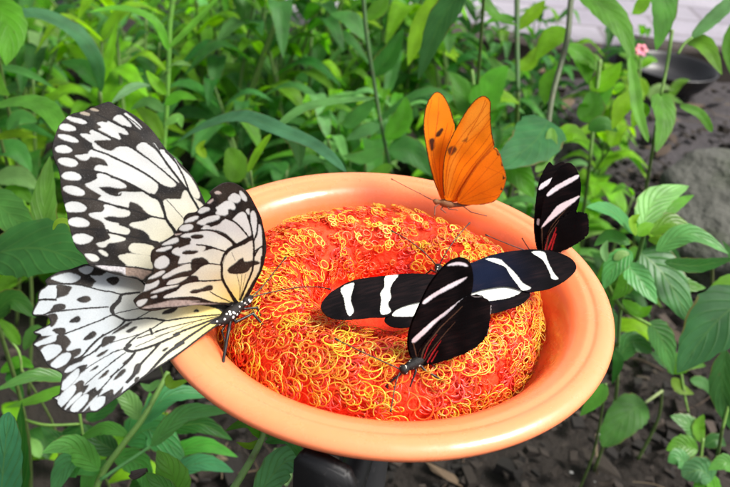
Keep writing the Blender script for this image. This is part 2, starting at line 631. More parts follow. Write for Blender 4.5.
w1 = kite_white(228, 312, 15, 160)
tan_ = (0.42, 0.36, 0.28)
i1 = polys(w1, [
    'A1 165,225 190,212 240,225 310,240 365,272 350,290 300,285 230,265 185,245', 'A1 95,330 110,295 160,288 220,305 255,335 250,355 200,360 140,355',
    'A1 80,410 100,392 170,400 240,425 280,460 270,475 200,468 120,440',
    'A1 470,285 520,270 560,280 590,262 A5 60,190 120,225 180,290 150,295 80,278 105,338 60,340 0,308 A1 560,385 480,345 515,325',
    'A5 30,145 50,115 90,102 125,115 210,205 185,220 130,205 70,170', 'A5 140,95 175,95 300,210 310,240 285,238 200,160',
    'A1 300,395 350,388 410,400 395,370 420,350 470,365 600,440 560,450 450,455 430,480 400,470 360,440',
    'A2 430,20 510,80 590,110 640,100 660,78 A5 20,460 60,430 110,418 180,425 A6 240,5 300,50 450,150 560,250 650,340 620,370 560,362 470,320 380,250 200,150 0,45 A2 560,130 440,85',
    'A5 260,430 300,385 350,382 400,420 A6 450,10 560,140 670,305 650,310 450,140 330,45', 'A5 420,390 440,390 480,455 465,460',
    'A7 100,0 150,20 250,140 330,300 355,385 300,330 110,50', 'A7 240,90 300,180 400,280 480,430 480,480 440,480 390,420 330,250 260,130',
    'A8 520,75 550,45 640,42 700,40 A7 310,450 330,410 350,410 430,480 X 202,205 206,218 192,236 176,232 A8 650,350 565,230 530,130',
    'A2 385,125 440,88 560,135 A6 0,72 200,170 380,275 468,350 450,425 400,435 280,375 150,310 0,250 A2 600,345 460,312 445,275 490,250 575,265 545,205 480,175 400,165',
    'A2 250,158 310,150 385,140 400,165 360,205 300,195',
    'A2 50,90 80,60 150,55 210,90 215,115 160,130 80,125', 'A2 78,205 110,182 190,182 260,210 275,240 240,265 170,262 110,240',
    'A2 115,360 150,325 220,320 290,345 312,380 280,400 200,402 140,385', 'A3 130,30 170,10 250,15 320,50 345,80 320,105 240,100 160,70',
    'A3 140,220 170,180 250,168 320,190 362,230 330,262 250,270 165,262', 'A3 175,375 210,335 280,325 350,345 388,380 370,410 300,418 220,405',
    'A4 110,80 150,45 230,38 300,60 325,80 290,120 210,140 150,125', 'A4 245,240 290,235 340,245 385,280 370,305 320,310 280,285', 'A4 380,205 420,200 470,235 470,258 430,250',
    'A2 350,445 400,425 470,385 465,350 500,335 600,365 A6 0,282 60,300 140,345 155,372 100,385 0,370 A2 600,465 500,470 440,480',
    'A3 355,0 470,25 560,85 640,115 700,110 710,75 A6 80,440 110,420 240,425 330,420 400,460 430,480 A8 470,60 500,130 530,225 420,210 350,165 300,110 240,75 190,70 170,130 80,110 0,90 A3 600,180 480,150 510,110 470,80 400,40',
    'A3 385,290 450,275 515,270 540,235 535,200 600,200 A8 80,135 185,160 182,205 100,220 0,210 A3 560,318 530,330 570,360 680,385 A8 80,300 185,340 180,385 120,395 0,370 A3 560,450 540,400 520,370 480,345 420,325',
    'A8 190,290 250,270 330,260 420,225 540,250 580,300 625,380 610,410 480,470 400,440 380,400 320,350 220,320',
    'A4 360,135 430,115 500,80 480,40 560,50 640,80 640,100 560,120 480,130 450,165 400,170', 'X 128,247 134,243 152,246 152,255 140,254 131,252',
    'A4 575,262 640,240 720,230 N4 0,85 120,90 245,112 260,180 262,232 150,222 0,200 A4 700,352 660,345'])
i1 += polys(tan_, ['A1 300,175 340,165 395,185 395,208 360,205 315,192', 'A1 400,140 430,130 490,155 470,165 420,155'])
i1 += polys(lambda p: np.where((p[:, 0] < 125)[:, None], np.array((0.62, 0.6, 0.62)), np.array((0.36, 0.27, 0.22))) * (0.75 + 0.5 * vnoise(p, 0.8, 3)[:, None]),
            ['A4 350,350 430,345 730,370 N4 100,230 260,258 200,310 165,340 100,308 0,298 A4 600,415 450,395'], 0.8)
i1 += lines(DK, [('A1 470,195 730,325 A5 140,215 250,260 290,280 400,380 480,470', 1.6), ('A1 410,335 600,430 A5 0,320 130,380 280,475 A6 450,150 660,330', 1.5),
                 ('A5 80,50 200,170 300,290 400,380', 1.3), ('A5 120,90 300,230 480,460', 1.0), ('A2 370,75 560,140 A6 0,60 200,155 380,260 560,400', 1.8),
                 ('A2 300,300 420,310 560,340 A6 0,262 150,320 300,400 430,480', 1.8), ('A3 0,140 300,135 460,150 A8 0,95 170,135 380,205 540,240', 1.8),
                 ('A3 200,440 540,445 A8 0,375 250,425 470,470', 1.7), ('A8 400,0 490,50 520,110 550,230 600,310 640,360 X 215,290', (3.2, 2.4, 3, 3)),
                 ('A8 560,50 720,230', 0.7), ('A5 480,470 A6 560,140 720,350 A7 400,460 X 212,240 226,306', 2.2), ('A7 150,20 250,130 330,280 380,420', 1.5),
                 ('A4 100,330 330,345 430,345 730,370 N4 100,218 260,250', 1.3), ('A4 330,360 450,405 600,445 N4 0,315 165,360', 1.6), ('A6 580,180 480,200', 0.01)])
wing('forewing', m_kite, kite,
     S('A1 590,70 500,95 410,132 330,165 205,195 92,308 A2 30,20 20,110 45,200 90,330 A3 105,20 115,100 160,260 185,400 A4 150,160 230,250 280,340 '
       'X 92,266.5 100,269.5 112,273.5 125,276.5 142,281 165,293 190,302 215,308 227,314 230,308 226,280 220,250 212,222 202,198 192,178 A7 260,100 150,-10 A5 420,260 300,150 180,70 60,10'),
     ((228, 312, 0.2475), (95, 108, 0.228), (130, 283, 0.2335)), dark_brown, i1, 0.6, 0.0015)

w2 = kite_white(238, 305, 6, 78)
pk = (0.50, 0.42, 0.39)
i2 = polys(w2, [
    'N1 375,210 400,170 440,150 490,170 500,205 470,240 420,235', 'N1 495,130 520,135 560,190 555,225 520,210 495,160',
    'N1 250,285 300,255 350,225 410,230 440,270 430,305 370,300 360,350 300,358 245,345 260,310', 'N1 75,330 110,290 170,285 185,305 150,325 100,345',
    'N2 385,160 420,125 500,100 525,115 480,145 410,160', 'N1 60,435 120,400 200,365 270,362 275,390 220,415 150,440 130,460 80,450',
    'N2 550,235 590,190 640,205 N3 90,110 150,105 220,80 270,35 320,30 400,80 460,145 505,210 470,235 415,270 370,240 300,175 200,135 100,130',
    'N1 415,395 470,345 520,330 555,370 575,430 N3 535,110 540,170 520,195 450,105 380,45', 'N1 550,310 580,300 580,350 560,340',
    'N1 595,340 630,320 655,400 660,440 N3 608,60 605,130 585,190 568,240 548,120 545,40', 'N3 625,80 650,130 655,280 600,320 585,350 575,300 580,240 610,180',
    'N3 600,370 650,310 650,440 640,470 590,450',
    'N2 345,300 390,275 480,265 560,250 640,245 730,265 N3 120,145 210,170 290,215 350,270 345,310 300,345 280,345 200,310 100,290 0,285 N2 440,370 450,330 430,310 380,310',
    'N4 460,65 470,30 520,10 N2 330,420 420,385 470,375 570,395 590,410 570,440 N4 730,75 720,125 650,160 520,178 540,110 530,95',
    'N3 20,365 100,340 180,320 285,360 265,430 240,475 120,470 90,420 40,405 0,420',
    'N4 360,300 400,270 470,230 560,190 650,170 660,200 640,235 560,250 480,275 380,320', 'N4 415,390 430,340 600,295 610,305 540,350',
    'N5 0,145 90,105 175,75 290,85 300,150 312,225 200,235 75,235 60,195 0,185',
    'N4 300,45 360,20 440,10 450,15 380,45', 'N4 280,190 300,130 370,95 420,120 425,165 390,205 330,220', 'N4 215,325 260,290 330,250 380,240 370,265 310,300',
    'N4 175,385 240,370 320,335 315,375 270,410 160,450', 'N6 245,215 300,180 400,150 520,125 490,150 400,175 330,200', 'N6 250,255 300,235 300,255 260,265',
    'N6 105,320 130,290 200,275 210,290 180,325 130,350', 'N2 335,235 360,195 420,180 465,190 455,225 400,245', 'N2 160,390 200,360 280,320 315,320 320,350 260,375',
    'N2 100,440 180,410 250,400 240,415 150,450', 'N6 370,260 400,230 500,190 560,140 640,115 730,100 N5 200,250 310,250 400,400 430,460 380,450 N6 730,250 560,250 450,265',
    'N5 0,370 180,360 280,410 400,462 300,465 200,450 100,415 0,400',
    'N3 290,400 350,335 480,280 550,240 565,300 570,360 560,450 N5 605,100 580,220 500,440 480,470 400,360 325,220 310,100',
    'N5 630,5 695,0 685,120 620,260 540,400 510,450 590,230 615,100'])
i2 += polys(pk, ['N1 240,145 280,125 310,145 280,160', 'N1 165,240 220,200 225,220 190,245', 'N2 290,280 350,268 340,280 300,292'])
i2 += polys(lambda p: np.array((0.46, 0.39, 0.36)) * (0.7 + 0.45 * vnoise(p, 0.5, 4)[:, None]), ['N6 160,362 300,320 400,290 500,278 730,290 N5 0,450 200,470 N7 300,190 340,200 200,180 N6 730,330 560,335 400,352 250,378'], 0.8)
i2 += polys(dark_brown, ['N2 440,300 480,280 560,285 570,310 520,325 460,320', 'N4 555,70 590,42 690,40 720,50 680,75 600,80', 'N6 630,205 670,178 730,175 N5 170,290 215,300 210,340 120,350 N6 680,218',
                         'N5 360,130 430,70 510,10 530,50 600,40 660,45 680,65 650,80 600,100 540,165 400,175', 'N4 480,290 560,250 640,235 730,170 730,210 640,290 560,300', 'N5 0,30 90,10 150,30 165,70 60,90 0,130',
                         'N6 600,100 640,50 690,40 720,85 640,110'])
i2 += lines(DK, [('N3 540,200 410,280 290,350 240,470 N5 300,80 310,220 400,380 460,470', (2.2, 3.2, 2.2, 2.4, 2.6, 4.2)), ('N3 510,0 545,110 570,300 565,470 N5 590,200 500,440', (1.4, 1.6, 2, 2, 2)),
                 ('N3 570,350 660,290', 1.4), ('N3 615,20 600,150 570,240', 1.4), ('N3 655,60 660,200 655,470 N5 700,0 680,150 560,400', (1.2, 1.5, 2.2, 2.8)), ('N3 300,20 400,70 500,180', 1.4), ('N3 0,140 150,140 280,200 390,280', 1.4), ('N3 0,285 120,295 290,350', 1.4),
                 ('N5 0,70 160,65 290,80', 1.2), ('N5 0,240 150,245 320,240', 1.3), ('N5 190,355 280,410 390,460', 1.0), ('N5 0,405 100,420 200,460', 1.3), ('N6 370,270 520,255 650,250 730,265', 1.2),
                 ('N5 455,180 490,330 490,450', 0.5), ('N5 505,180 500,300 492,420', 0.5), ('N5 545,180 520,320 496,440', 0.4), ('N3 350,360 385,440', 0.4), ('N4 380,390 560,370 730,340', 0.9), ('N4 500,178 650,160 730,130', 0.9), ('N6 180,380 400,358 560,348 N5 0,495 150,498', 1.6)])
wing('forewing', m_kite, kite,
     S('N6 75,290 100,260 140,225 175,195 X 145,280 151.2,271.5 151.8,263 149.6,259.5 150.4,250 158,244 173,233.5 177,227.5 182,222 182.5,217 187,212.5 195,211 201,206 206,201.5 210.5,196 209.5,192 '
       'N1 260,90 340,50 430,48 510,85 580,150 640,260 690,370 N3 665,100 685,200 690,330 N5 725,30 700,130 660,230 600,370 545,450 N7 480,200 440,215 330,192 200,185 X 190,303.5 181,304.8 N6 400,365 280,392 170,388 110,355 78,310'),
     ((236, 303, 0.2475), (226, 184, 0.224), (134, 300, 0.2215)), dark_brown, i2, 0.5, 0.0012)

w3 = kite_white(226, 316, 15, 120, np.array((0.52, 0.56, 0.585)))
i3 = polys(dark_brown, [
    'M1 560,50 480,75 300,120 150,215 165,255 270,250 440,245 600,285 640,240 660,220 600,165 720,165 730,95 640,70', 'M2 90,70 200,110 190,150 50,160',
    'M1 270,255 410,270 405,310 370,360 290,385 255,395 265,340', 'M3 250,0 350,0 345,50 250,75 130,105 200,60', 'M3 155,110 250,85 280,140 240,210 205,225 190,180 180,130',
    'M3 240,245 340,235 355,290 310,330 280,300 220,280', 'M3 40,270 110,290 120,310 250,310 180,340 50,380',
    'M3 60,420 250,370 270,310 350,310 410,380 370,440 M6 230,70 350,40 350,95 290,140 400,120 360,180 300,250 170,310 130,260 60,230 -10,170 M3 100,460',
    'M6 165,300 250,270 340,220 420,205 400,260 360,290 330,330 260,410 200,470 150,420 160,350',
    'M8 105,150 220,110 300,60 340,70 340,110 380,110 330,195 370,180 450,130 470,165 530,145 490,215 620,150 640,205 730,120 700,210 650,250 530,330 470,370 400,370 320,385 200,375 140,360 70,300 90,200',
    'M4 75,400 110,375 200,380 180,420 90,480 60,470', 'M7 250,310 310,300 285,390 240,420 170,480 150,480 220,400', 'M7 250,440 290,430 270,480 240,480', 'M6 380,450 440,400 420,440 390,480'])
i3 += polys(w3, [
    'M1 215,195 250,170 350,140 420,140 505,180 450,225 350,235', 'M1 485,105 560,75 630,68 625,110 600,140 550,150', 'M1 85,330 130,290 200,260 260,280 265,340 250,390 130,392 85,375',
    'M3 45,262 170,200 195,240 110,290 80,275', 'M3 32,390 80,370 230,310 260,310 200,355 60,413', 'M3 120,300 200,260 250,290 240,310',
    'M3 110,460 150,420 220,400 290,410 315,440 M6 160,70 90,130 20,158 -40,150', 'M6 60,205 80,170 150,110 220,85 260,105 230,170 170,215 90,235',
    'M6 190,260 250,215 370,175 340,210 290,250 220,280', 'M6 160,430 165,390 220,330 300,260 340,250 330,320 260,400 190,455',
    'M8 70,270 120,190 200,120 250,110 255,160 200,240 130,310 95,325', 'M8 205,350 230,300 300,230 350,200 385,205 375,260 320,330 260,375 220,370',
    'M8 145,355 200,260 280,190 320,180 300,220 200,310', 'M8 320,380 400,280 465,215 470,225 400,310', 'M8 400,320 440,260 490,225 545,225 550,260 530,310 470,360 420,365', 'M8 565,325 645,243 655,252 600,310', 'M8 22,230 80,200 92,212 60,240'])
i3 += lines(DK, [('M1 75,405 150,400 260,405', 2.2), ('M1 160,250 440,248 730,320 M2 250,330 370,360 540,340', (2.2, 1.3, 1.5, 1.8)), ('M3 140,95 250,70 500,50 730,35 M4 130,85', 1.4),
                 ('M2 540,340 370,362 M4 240,20 170,95 182,160', (1.4, 2.4, 4, 5, 3)), ('M3 330,305 500,240 730,155 M4 60,210 175,160', 1.4), ('M4 180,160 300,215 400,210 520,195 690,215', (2.4, 2.2, 1.6, 1.8)),
                 ('M5 0,200 90,220 300,190 650,145', 1.5), ('M4 300,215 240,280 80,370 0,430 M6 380,110 250,190 170,290', (2.2, 1.6, 2, 1.4, 1.6)), ('M4 400,210 590,100 690,50', 1.0), ('M4 200,150 440,100 620,80', 0.9),
                 ('M4 690,220 560,300 420,370 310,470 M7 200,110 150,150', (1.3, 1.3, 2.4, 3.4)), ('M7 0,90 130,55 270,10', 0.8), ('M7 0,195 140,150', 0.9), ('M7 0,295 150,190', 1.1),
                 ('M7 150,150 180,170 260,170 490,95 690,0 M5 200,350 650,170', (4, 2.4, 2, 2)), ('M7 260,170 190,260 100,350 0,430', (2, 3, 1.4, 1.4)), ('M7 490,100 400,200 300,310 250,400 170,480', (2.2, 2, 2.2, 3)),
                 ('M7 730,85 560,200 400,370 280,475', (3, 3, 2, 1.4)), ('M5 200,470 400,330 560,230 690,190', (2.8, 2.2, 1.8, 3)), ('M5 0,325 300,245 650,160', 1.0), ('M5 0,380 200,315 400,225', 0.6), ('M4 400,480 730,340', 0.8),
                 ('M4 420,395 600,335 730,290', 1.2), ('M4 550,300 565,350', 2.4), ('M4 540,480 730,400', 1.3), ('M4 730,400 640,440 600,480', 1.4), ('M6 400,250 560,150 730,60', 0.8), ('M6 400,400 560,270 730,140', 1.0), ('M6 530,475 640,360 730,250', 1.2),
                 ('M3 730,310 640,390 560,470', 1.8), ('M3 730,400 650,480', 1.0), ('M6 560,10 470,90 370,140 300,180', 1.6)])
i3 += polys(dark_brown, ['M1 465,405 520,375 580,370 610,405 570,435 510,435', 'M2 210,215 250,185 320,185 340,225 280,270', 'M3 390,180 420,145 480,120 505,150 490,180 430,188',
                         'M3 530,360 560,320 630,270 665,310 600,355', 'M4 160,360 230,300 330,240 370,235 290,300', 'M4 305,330 340,300 415,275 400,305 340,340', 'M7 30,465 90,380 140,350 155,370 110,420',
                         'M7 515,170 545,145 580,135 570,155 535,178', 'M5 70,155 90,120 210,75 220,100 170,140', 'M5 380,125 410,98 440,120 420,130', 'M6 510,125 560,85 635,55 600,95 545,125',
                         'M6 445,275 480,240 530,212 520,240', 'M6 530,355 560,315 620,260 640,270 600,320', 'M7 120,300 150,270 190,250 160,300', 'M7 0,100 0,30 50,30 30,80'])
o3 = S('X 94,267 86,265.3 M1 480,75 400,100 300,120 200,170 150,215 165,255 100,300 75,360 75,410 X 34,308 32,313 34,316 42,316 M3 170,120 195,155 185,200 X 34,331 36,335 40,336 33,344 36,348 40,352.5 45,362 51,368.5 58,371 62,375 61,381 '
       'X 60,388 59,394 52,398 56,400.5 57,405 64,411.3 75,414 82,414 90,413 97,412.5 103,408.5 115,400 120,397 138,382.8 155,371 172,360 183,352 188,348.2 207,333.2 221,323.5 226,319 224,313 220,308.8 211,305.8 195,304 175,304 157,303 150,296 145,286 135,278 120,275 105,270')
i3 += [('line', DK, o3, 3.2), ('line', DK, np.array([o3[-1], o3[0]]), 1.6)]
i3 += lines(DK, [('X 103,408.5 115,400 138,382.5 155,371 172,360 188,348 207,333 224,319', 1.0), ('X 226,318 224,313 220,308.8 211,305.8 195,304.6 175,305', (3.5, 2.4, 2, 1.4))])
wing('hindwing', m_kite, kite, o3, ((228, 318, 0.2445), (38, 300, 0.2255), (88, 410, 0.2165)), lambda p: w3(p), i3, 0.55, 0.0012)
# the opposite hindwing, folded behind the near one
back = o3.copy(); cc = np.array((226, 317.)); back = cc + (back - cc) * 0.80 + np.array((-2, -6))
i3b = [(k[0], k[1], cc + (k[2] - cc) * 0.80 + np.array((-2, -6))) + tuple(k[3:]) for k in i3]
wing('hindwing', m_kite, kite, back, ((227, 315, 0.2475), (74, 300, 0.2475), (114, 388, 0.2440)), lambda p: w3(cc + (p - cc) / 0.8), i3b, 0.9, 0.0012)

# ---- zebra longwings
BK = (0.0035, 0.003, 0.0035)
ZW = (0.86, 0.88, 0.80); ZP = (0.86, 0.80, 0.86)


def zblack(blue=None):
    def f(p):
        k = vnoise(p, 0.08, 4)[:, None]
        st = vnoise(p @ np.array(((0.9, 0.25), (-0.35, 0.9))) * np.array((0.12, 1.2)), 0.8, 6)[:, None]
        c = np.array(BK) * (0.8 + k * 0.8 + st * 0.25) + np.array((0.010, 0.004, 0.0035)) * np.clip(st * k * 1.2 - 0.2, 0, 1)
        if blue is not None:
            d = np.exp(-(((p - np.array(blue[:2])) / np.array(blue[2:])) ** 2).sum(1))[:, None]
            c = c + d * np.array((0.003, 0.007, 0.022))
        return c
    return f


za = empty('zebra_longwing', onz(446, 292, RIM + 0.004))
tag(za, 'black butterfly with white bands, wings spread flat across the middle of the mesh ring', 'butterfly', 'butterflies on the feeder')


def zref(pts):
    return tuple((x, y, depth(onz(x, y, RIM + z))) for x, y, z in pts)


iL = polys(ZW, ['Z3 150,240 210,215 205,250 195,300 210,350 190,375 175,345 165,290', 'Z3 365,185 425,180 400,215 385,255 390,290 375,320 390,355 360,370 340,360 345,300 340,270 360,235'], 0.5)
iH = polys(ZW, ['Z3 400,372 420,345 470,325 525,310 560,330 540,372 470,378'], 0.5)
wing('forewing', m_zeb, za, S('Z3 640,190 600,172 500,169 410,178 300,190 200,205 110,250 60,300 54,335 80,370 130,390 200,395 300,387 362,384 398,366 420,345 470,324 530,308 600,290 650,265'),
     zref(((442, 285, .0085), (321, 308, .012), (400, 325, .0075))), zblack(), iL, 0.5, 0.0008, rag=0.3)
wing('hindwing', m_zeb, za, S('Z3 640,270 560,300 470,318 400,345 362,388 390,420 440,430 500,425 580,390 650,320'),
     zref(((442, 287, .0065), (385, 322, .008), (420, 327, .006))), zblack(), iH, 0.5, 0.0006, rag=0.3)
iR = polys(ZW, ['Z4 445,115 505,112 520,150 550,210 575,240 545,240 535,215 500,150', 'Z4 220,150 285,148 320,175 370,225 400,265 440,290 400,300 375,270 340,225 310,180'], 0.5)
wing('forewing', m_zeb, za, S('Z4 0,260 40,200 100,180 160,163 250,130 350,110 450,101 550,107 620,128 660,165 655,205 600,255 530,290 470,305 430,312 395,301 330,282 220,291 150,309 100,310 20,290'),
     zref(((446, 285, .0085), (575, 270, .013), (528, 293, .009))), zblack((482, 275, 34, 26)), iR, 0.5, 0.0008, rag=0.3)
iRH = polys(ZW, ['Z4 120,318 155,308 220,290 330,280 398,298 330,335 240,350 200,332'], 0.5)
wing('hindwing', m_zeb, za, S('Z4 20,285 120,270 250,272 380,285 438,315 400,360 330,390 245,412 150,400 60,360'),
     zref(((447, 287, .0065), (528, 296, .009), (490, 314, .0065))), zblack((470, 285, 26, 18)), iRH, 0.5, 0.0006, rag=0.3)

zb = empty('zebra_longwing', onz(412, 366, RIM - 0.002))
tag(zb, 'black butterfly with closed wings and red streaks standing head down on the near mesh', 'butterfly', 'butterflies on the feeder')
LB = (0.10, 0.055, 0.035); RD = (0.45, 0.025, 0.03)
iB = polys(ZP, ['Z5 105,165 130,145 190,110 250,85 220,110 160,140 115,170', 'Z5 72,288 110,250 160,210 220,165 255,148 220,180 160,222 110,270 80,298', 'Z5 185,50 215,38 245,42 252,52 225,48'], 0.5)
iB += lines(LB, [('Z5 90,365 100,320 150,260 240,160', (1.2, 1.4, 1, .5)), ('Z5 75,300 85,340 92,365', 1.2)])
oB = S('Z5 172,58 205,33 238,25 262,45 270,92 263,140 240,200 180,290 120,355 95,372 72,352 60,300 70,240 95,180 130,110')
oBH = S('Z5 95,372 100,320 140,260 190,200 240,155 268,146 300,150 328,178 325,215 315,270 280,310 200,348 130,370')
iBH = lines(RD, [('Z5 122,362 140,330 165,290', (1.0, 1.4, .4)), ('Z5 135,360 155,325', (1.2, .5)), ('Z5 110,350 130,300 150,270', (.8, 1, .4))])
iBH += lines(LB, [('Z5 100,360 115,310 165,245 235,180', (1.6, 1.4, 1, .4)), ('Z5 108,365 150,300 210,230', (.6, .8, .3))])
iBH += lines((0.5, 0.45, 0.45), [('Z5 262,140 270,150 300,151', .5), ('Z5 328,180 326,210', .6), ('Z5 320,255 316,272', .6)])
rB = ((419, 360, 0.2355), (463, 258, 0.2205), (488, 320, 0.2305))
wing('forewing', m_zeb, zb, oB, rB, zblack(), iB, 0.5, 0.0006, rag=0.3)
wing('hindwing', m_zeb, zb, oBH, tuple((x, y, d - 0.0005) for x, y, d in rB), zblack(), iBH, 0.5, 0.0006, rag=1.3)
wing('forewing', m_zeb, zb, oB + np.array((-1.5, -.5)), tuple((x, y, d + 0.0022) for x, y, d in rB), zblack(), iB, 0.9, 0.0004, rag=0.3)
wing('hindwing', m_zeb, zb, oBH, tuple((x, y, d + 0.0016) for x, y, d in rB), zblack(), iBH, 0.9, 0.0004, rag=1.3)

zc = empty('zebra_longwing', onz(553, 250, RIM + 0.002))
tag(zc, 'black butterfly with folded upright wings standing on the back right rim of the dish', 'butterfly', 'butterflies on the feeder')
iC = polys(ZP, ['Z2 120,190 160,155 250,110 252,126 180,166 125,200', 'Z2 93,342 150,260 180,235 260,200 245,222 190,265 140,305'], 0.5)
iC += lines(LB, [('Z2 108,440 120,380 150,320 220,240', (1, 1, .8, .4)), ('Z2 100,440 95,340', .8)])
oC = S('Z2 100,450 88,380 90,300 108,200 150,110 200,60 240,70 266,130 265,200 245,272 200,350 150,430 125,452')
iCH = lines(RD, [('Z2 125,440 140,400 160,340', (1.4, 1.6, .5)), ('Z2 140,440 150,400 158,370', 1.2), ('Z2 112,440 125,380', 1)]) + lines(LB, [('Z2 115,445 130,370 170,310', (1, 1, .3))])
oCH = S('Z2 105,450 110,400 150,330 210,280 240,262 245,285 258,268 268,282 283,278 300,288 303,330 300,370 250,410 170,455 130,455')
rC = ((548, 250, 0.297), (562, 165, 0.281), (586, 215, 0.2905))
wing('forewing', m_zeb, zc, oC, rC, zblack(), iC, 0.5, 0.0006, rag=0.3)
wing('hindwing', m_zeb, zc, oCH, tuple((x, y, d - 0.0005) for x, y, d in rC), zblack(), iCH, 0.5, 0.0006, rag=1.5)
iCf = polys(ZP, ['Z2 85,177 92,150 142,122 130,146', 'Z2 74,305 85,305 82,330 74,328'], 0.4)
wing('forewing', m_zeb, zc, S('Z2 95,450 75,440 60,350 65,250 80,150 105,90 130,53 150,68 180,55 200,62 200,120 150,300 120,430'),
     ((545, 250, 0.2985), (552, 165, 0.289), (560, 215, 0.295)), zblack(), iCf, 0.5, 0.0006, rag=0.4)
wing('hindwing', m_zeb, zc, oCH + np.array((-3, -1)), tuple((x, y, d + 0.0022) for x, y, d in rC), zblack(), iCH, 0.9, 0.0004, rag=1.3)

# ---- julia butterfly
ju = empty('julia_butterfly', onz(446, 208, RIM + 0.002))
tag(ju, 'bright orange butterfly with upright wings perched on the back rim of the dish', 'butterfly', 'butterflies on the feeder')
OR = np.array((0.94, 0.28, 0.008)); OD = (0.66, 0.14, 0.008); OX = (0.10, 0.03, 0.012)


def orange(p):
    k = vnoise(p, 0.06, 11)[:, None]
    return OR * (0.82 + 0.3 * k) + np.array((0, 0.05, 0)) * k


iF = polys((0.70, 0.15, 0.008), ['J 150,415 185,350 240,280 285,222 292,228 240,300 180,400'], 4) + polys((0.92, 0.38, 0.03), ['J 190,130 220,90 255,65 275,90 270,130 230,180 170,220', 'J 125,330 140,270 170,230 150,330 130,400'], 3)
iF += polys((0.22, 0.06, 0.02), ['J 130,240 150,228 162,240 140,262', 'J 180,212 200,198 195,214'], 0.8)
iF += lines(OD, [('J 125,410 140,300 190,210 268,80', .7), ('J 130,410 160,300 215,220 280,130', .7), ('J 140,410 180,310 240,240 283,180', .7), ('J 150,410 200,320 285,215', .7), ('J 145,240 190,180 240,120 262,70', .6), ('J 158,405 230,290 288,226', .8), ('J 122,400 128,300 150,230', .9), ('J 200,190 278,110', .5), ('J 190,220 282,150', .5)])
oF = S('J 130,420 118,400 113,330 120,260 140,205 180,130 220,76 255,55 280,75 279,120 283,180 292,225 270,262 220,320 180,395 160,415')
iF += [('line', OX, np.concatenate([oF[1:12]]), (1.6, 1.4, 1.2, 1.2))]
rJ = ((450, 204, 0.317), (484, 98, 0.301), (502, 160, 0.311))
wing('forewing', m_jul, ju, oF, rJ, orange, iF, 0.5, 0.0008)
oJH = S('J 165,425 168,400 185,365 235,290 290,237 312,255 322,290 334,340 318,390 290,421 240,432 190,432')
iJH = polys(OX, ['J 300,245 312,262 304,262', 'J 316,285 326,300 318,300', 'J 322,330 332,340 322,345', 'J 316,370 322,382 312,380'], 0.5)
iJH += lines(OD, [('J 170,420 240,340 312,260', .6), ('J 170,420 260,350 325,310', .6), ('J 175,425 270,380 330,350', .6), ('J 175,428 280,405 315,395', .6), ('J 168,402 185,366 235,291 290,238', (3.0, 2.6, 1.6)), ('J 260,300 330,330', .4), ('J 240,390 310,410', .4)])
iJH += [('line', (0.3, 0.09, 0.03), oJH[4:11], 1.2)]
wing('hindwing', m_jul, ju, oJH, tuple((x, y, d - 0.0006) for x, y, d in rJ), lambda p: orange(p) * np.array((0.92, 0.80, 0.9)), iJH, 0.5, 0.0008, rag=0.5)
oJf = S('J 110,415 95,385 78,340 60,270 45,170 55,90 85,44 112,50 135,90 152,150 150,200 140,300 130,400')
iJf = polys(OX, ['J 62,210 80,203 84,228 72,247', 'J 85,192 105,168 114,174 97,197'], 0.7)
iJf += lines(OD, [('J 108,410 85,300 80,230 100,110', .6), ('J 110,410 100,280 130,150', .6), ('J 115,410 112,300 148,160', .6), ('J 82,230 95,120 100,60', .5), ('J 105,400 75,280 60,150 75,70', .5)])
iJf += [('line', OX, oJf[1:10], (1.6, 1.6, 1.4, 1.2))]
wing('forewing', m_jul, ju, oJf, ((441, 203, 0.3185), (432, 94, 0.309), (455, 140, 0.3155)), orange, iJf, 0.5, 0.0008)
wing('hindwing', m_jul, ju, S('J 120,420 130,330 160,250 210,230 250,280 240,350 190,410 150,425'), ((444, 203, 0.3192), (470, 150, 0.3165), (462, 195, 0.3192)), orange, [], 0.8, 0.0006)
# ------------------------------------------------------------------ bodies, legs, feelers
def body_mat(name, dark, light, scale, thr, rough=0.5):
    m, t, b = mat(name, dark, rough)
    v = node(t, 'ShaderNodeTexVoronoi'); v.inputs['Scale'].default_value = scale
    tc = node(t, 'ShaderNodeTexCoord'); t.links.new(tc.outputs['Object'], v.inputs['Vector'])
    c = mixc(t, dark, light, ramp(t, v.outputs['Distance'], [(thr, (1, 1, 1)), (thr + 0.08, (0, 0, 0))]))
    t.links.new(c, b.inputs['Base Color'])
    bump(t, b, noise(t, 5000, 2).outputs[0], 0.5, 0.0004)
    b.inputs['Specular IOR Level'].default_value = 0.3
    return m


m_kb = body_mat('black_white_body', (0.012, 0.010, 0.010), (0.75, 0.75, 0.72), 640, 0.25)
m_zbd = body_mat('black_body', (0.010, 0.009, 0.009), (0.7, 0.7, 0.6), 700, 0.17)
m_jb = body_mat('tan_body', (0.20, 0.08, 0.03), (0.34, 0.18, 0.07), 700, 0.2)
m_leg, _, _ = mat('leg_black', (0.010, 0.008, 0.008), 0.4)
m_jleg, _, _ = mat('leg_brown', (0.16, 0.06, 0.03), 0.5)
m_eye, _, _ = mat('eye', (0.008, 0.006, 0.006), 0.12)


def pp(*q):
    return [np.array(P(*a)) for a in q]


def body(parent, pts, rad, m):
    mb = MB()
    c = spline(pts, 8); r = spline([(x,) for x in rad], 8)[:, 0]
    c2 = np.concatenate([[c[0] + (c[0] - c[1]) * 0.02], c, [c[-1] + (c[-1] - c[-2]) * 0.02]])
    r2 = np.concatenate([[r[0] * 0.3], r, [r[-1] * 0.3]])
    tube(mb, c2, r2, 18)
    return mb.build('body', m, parent)


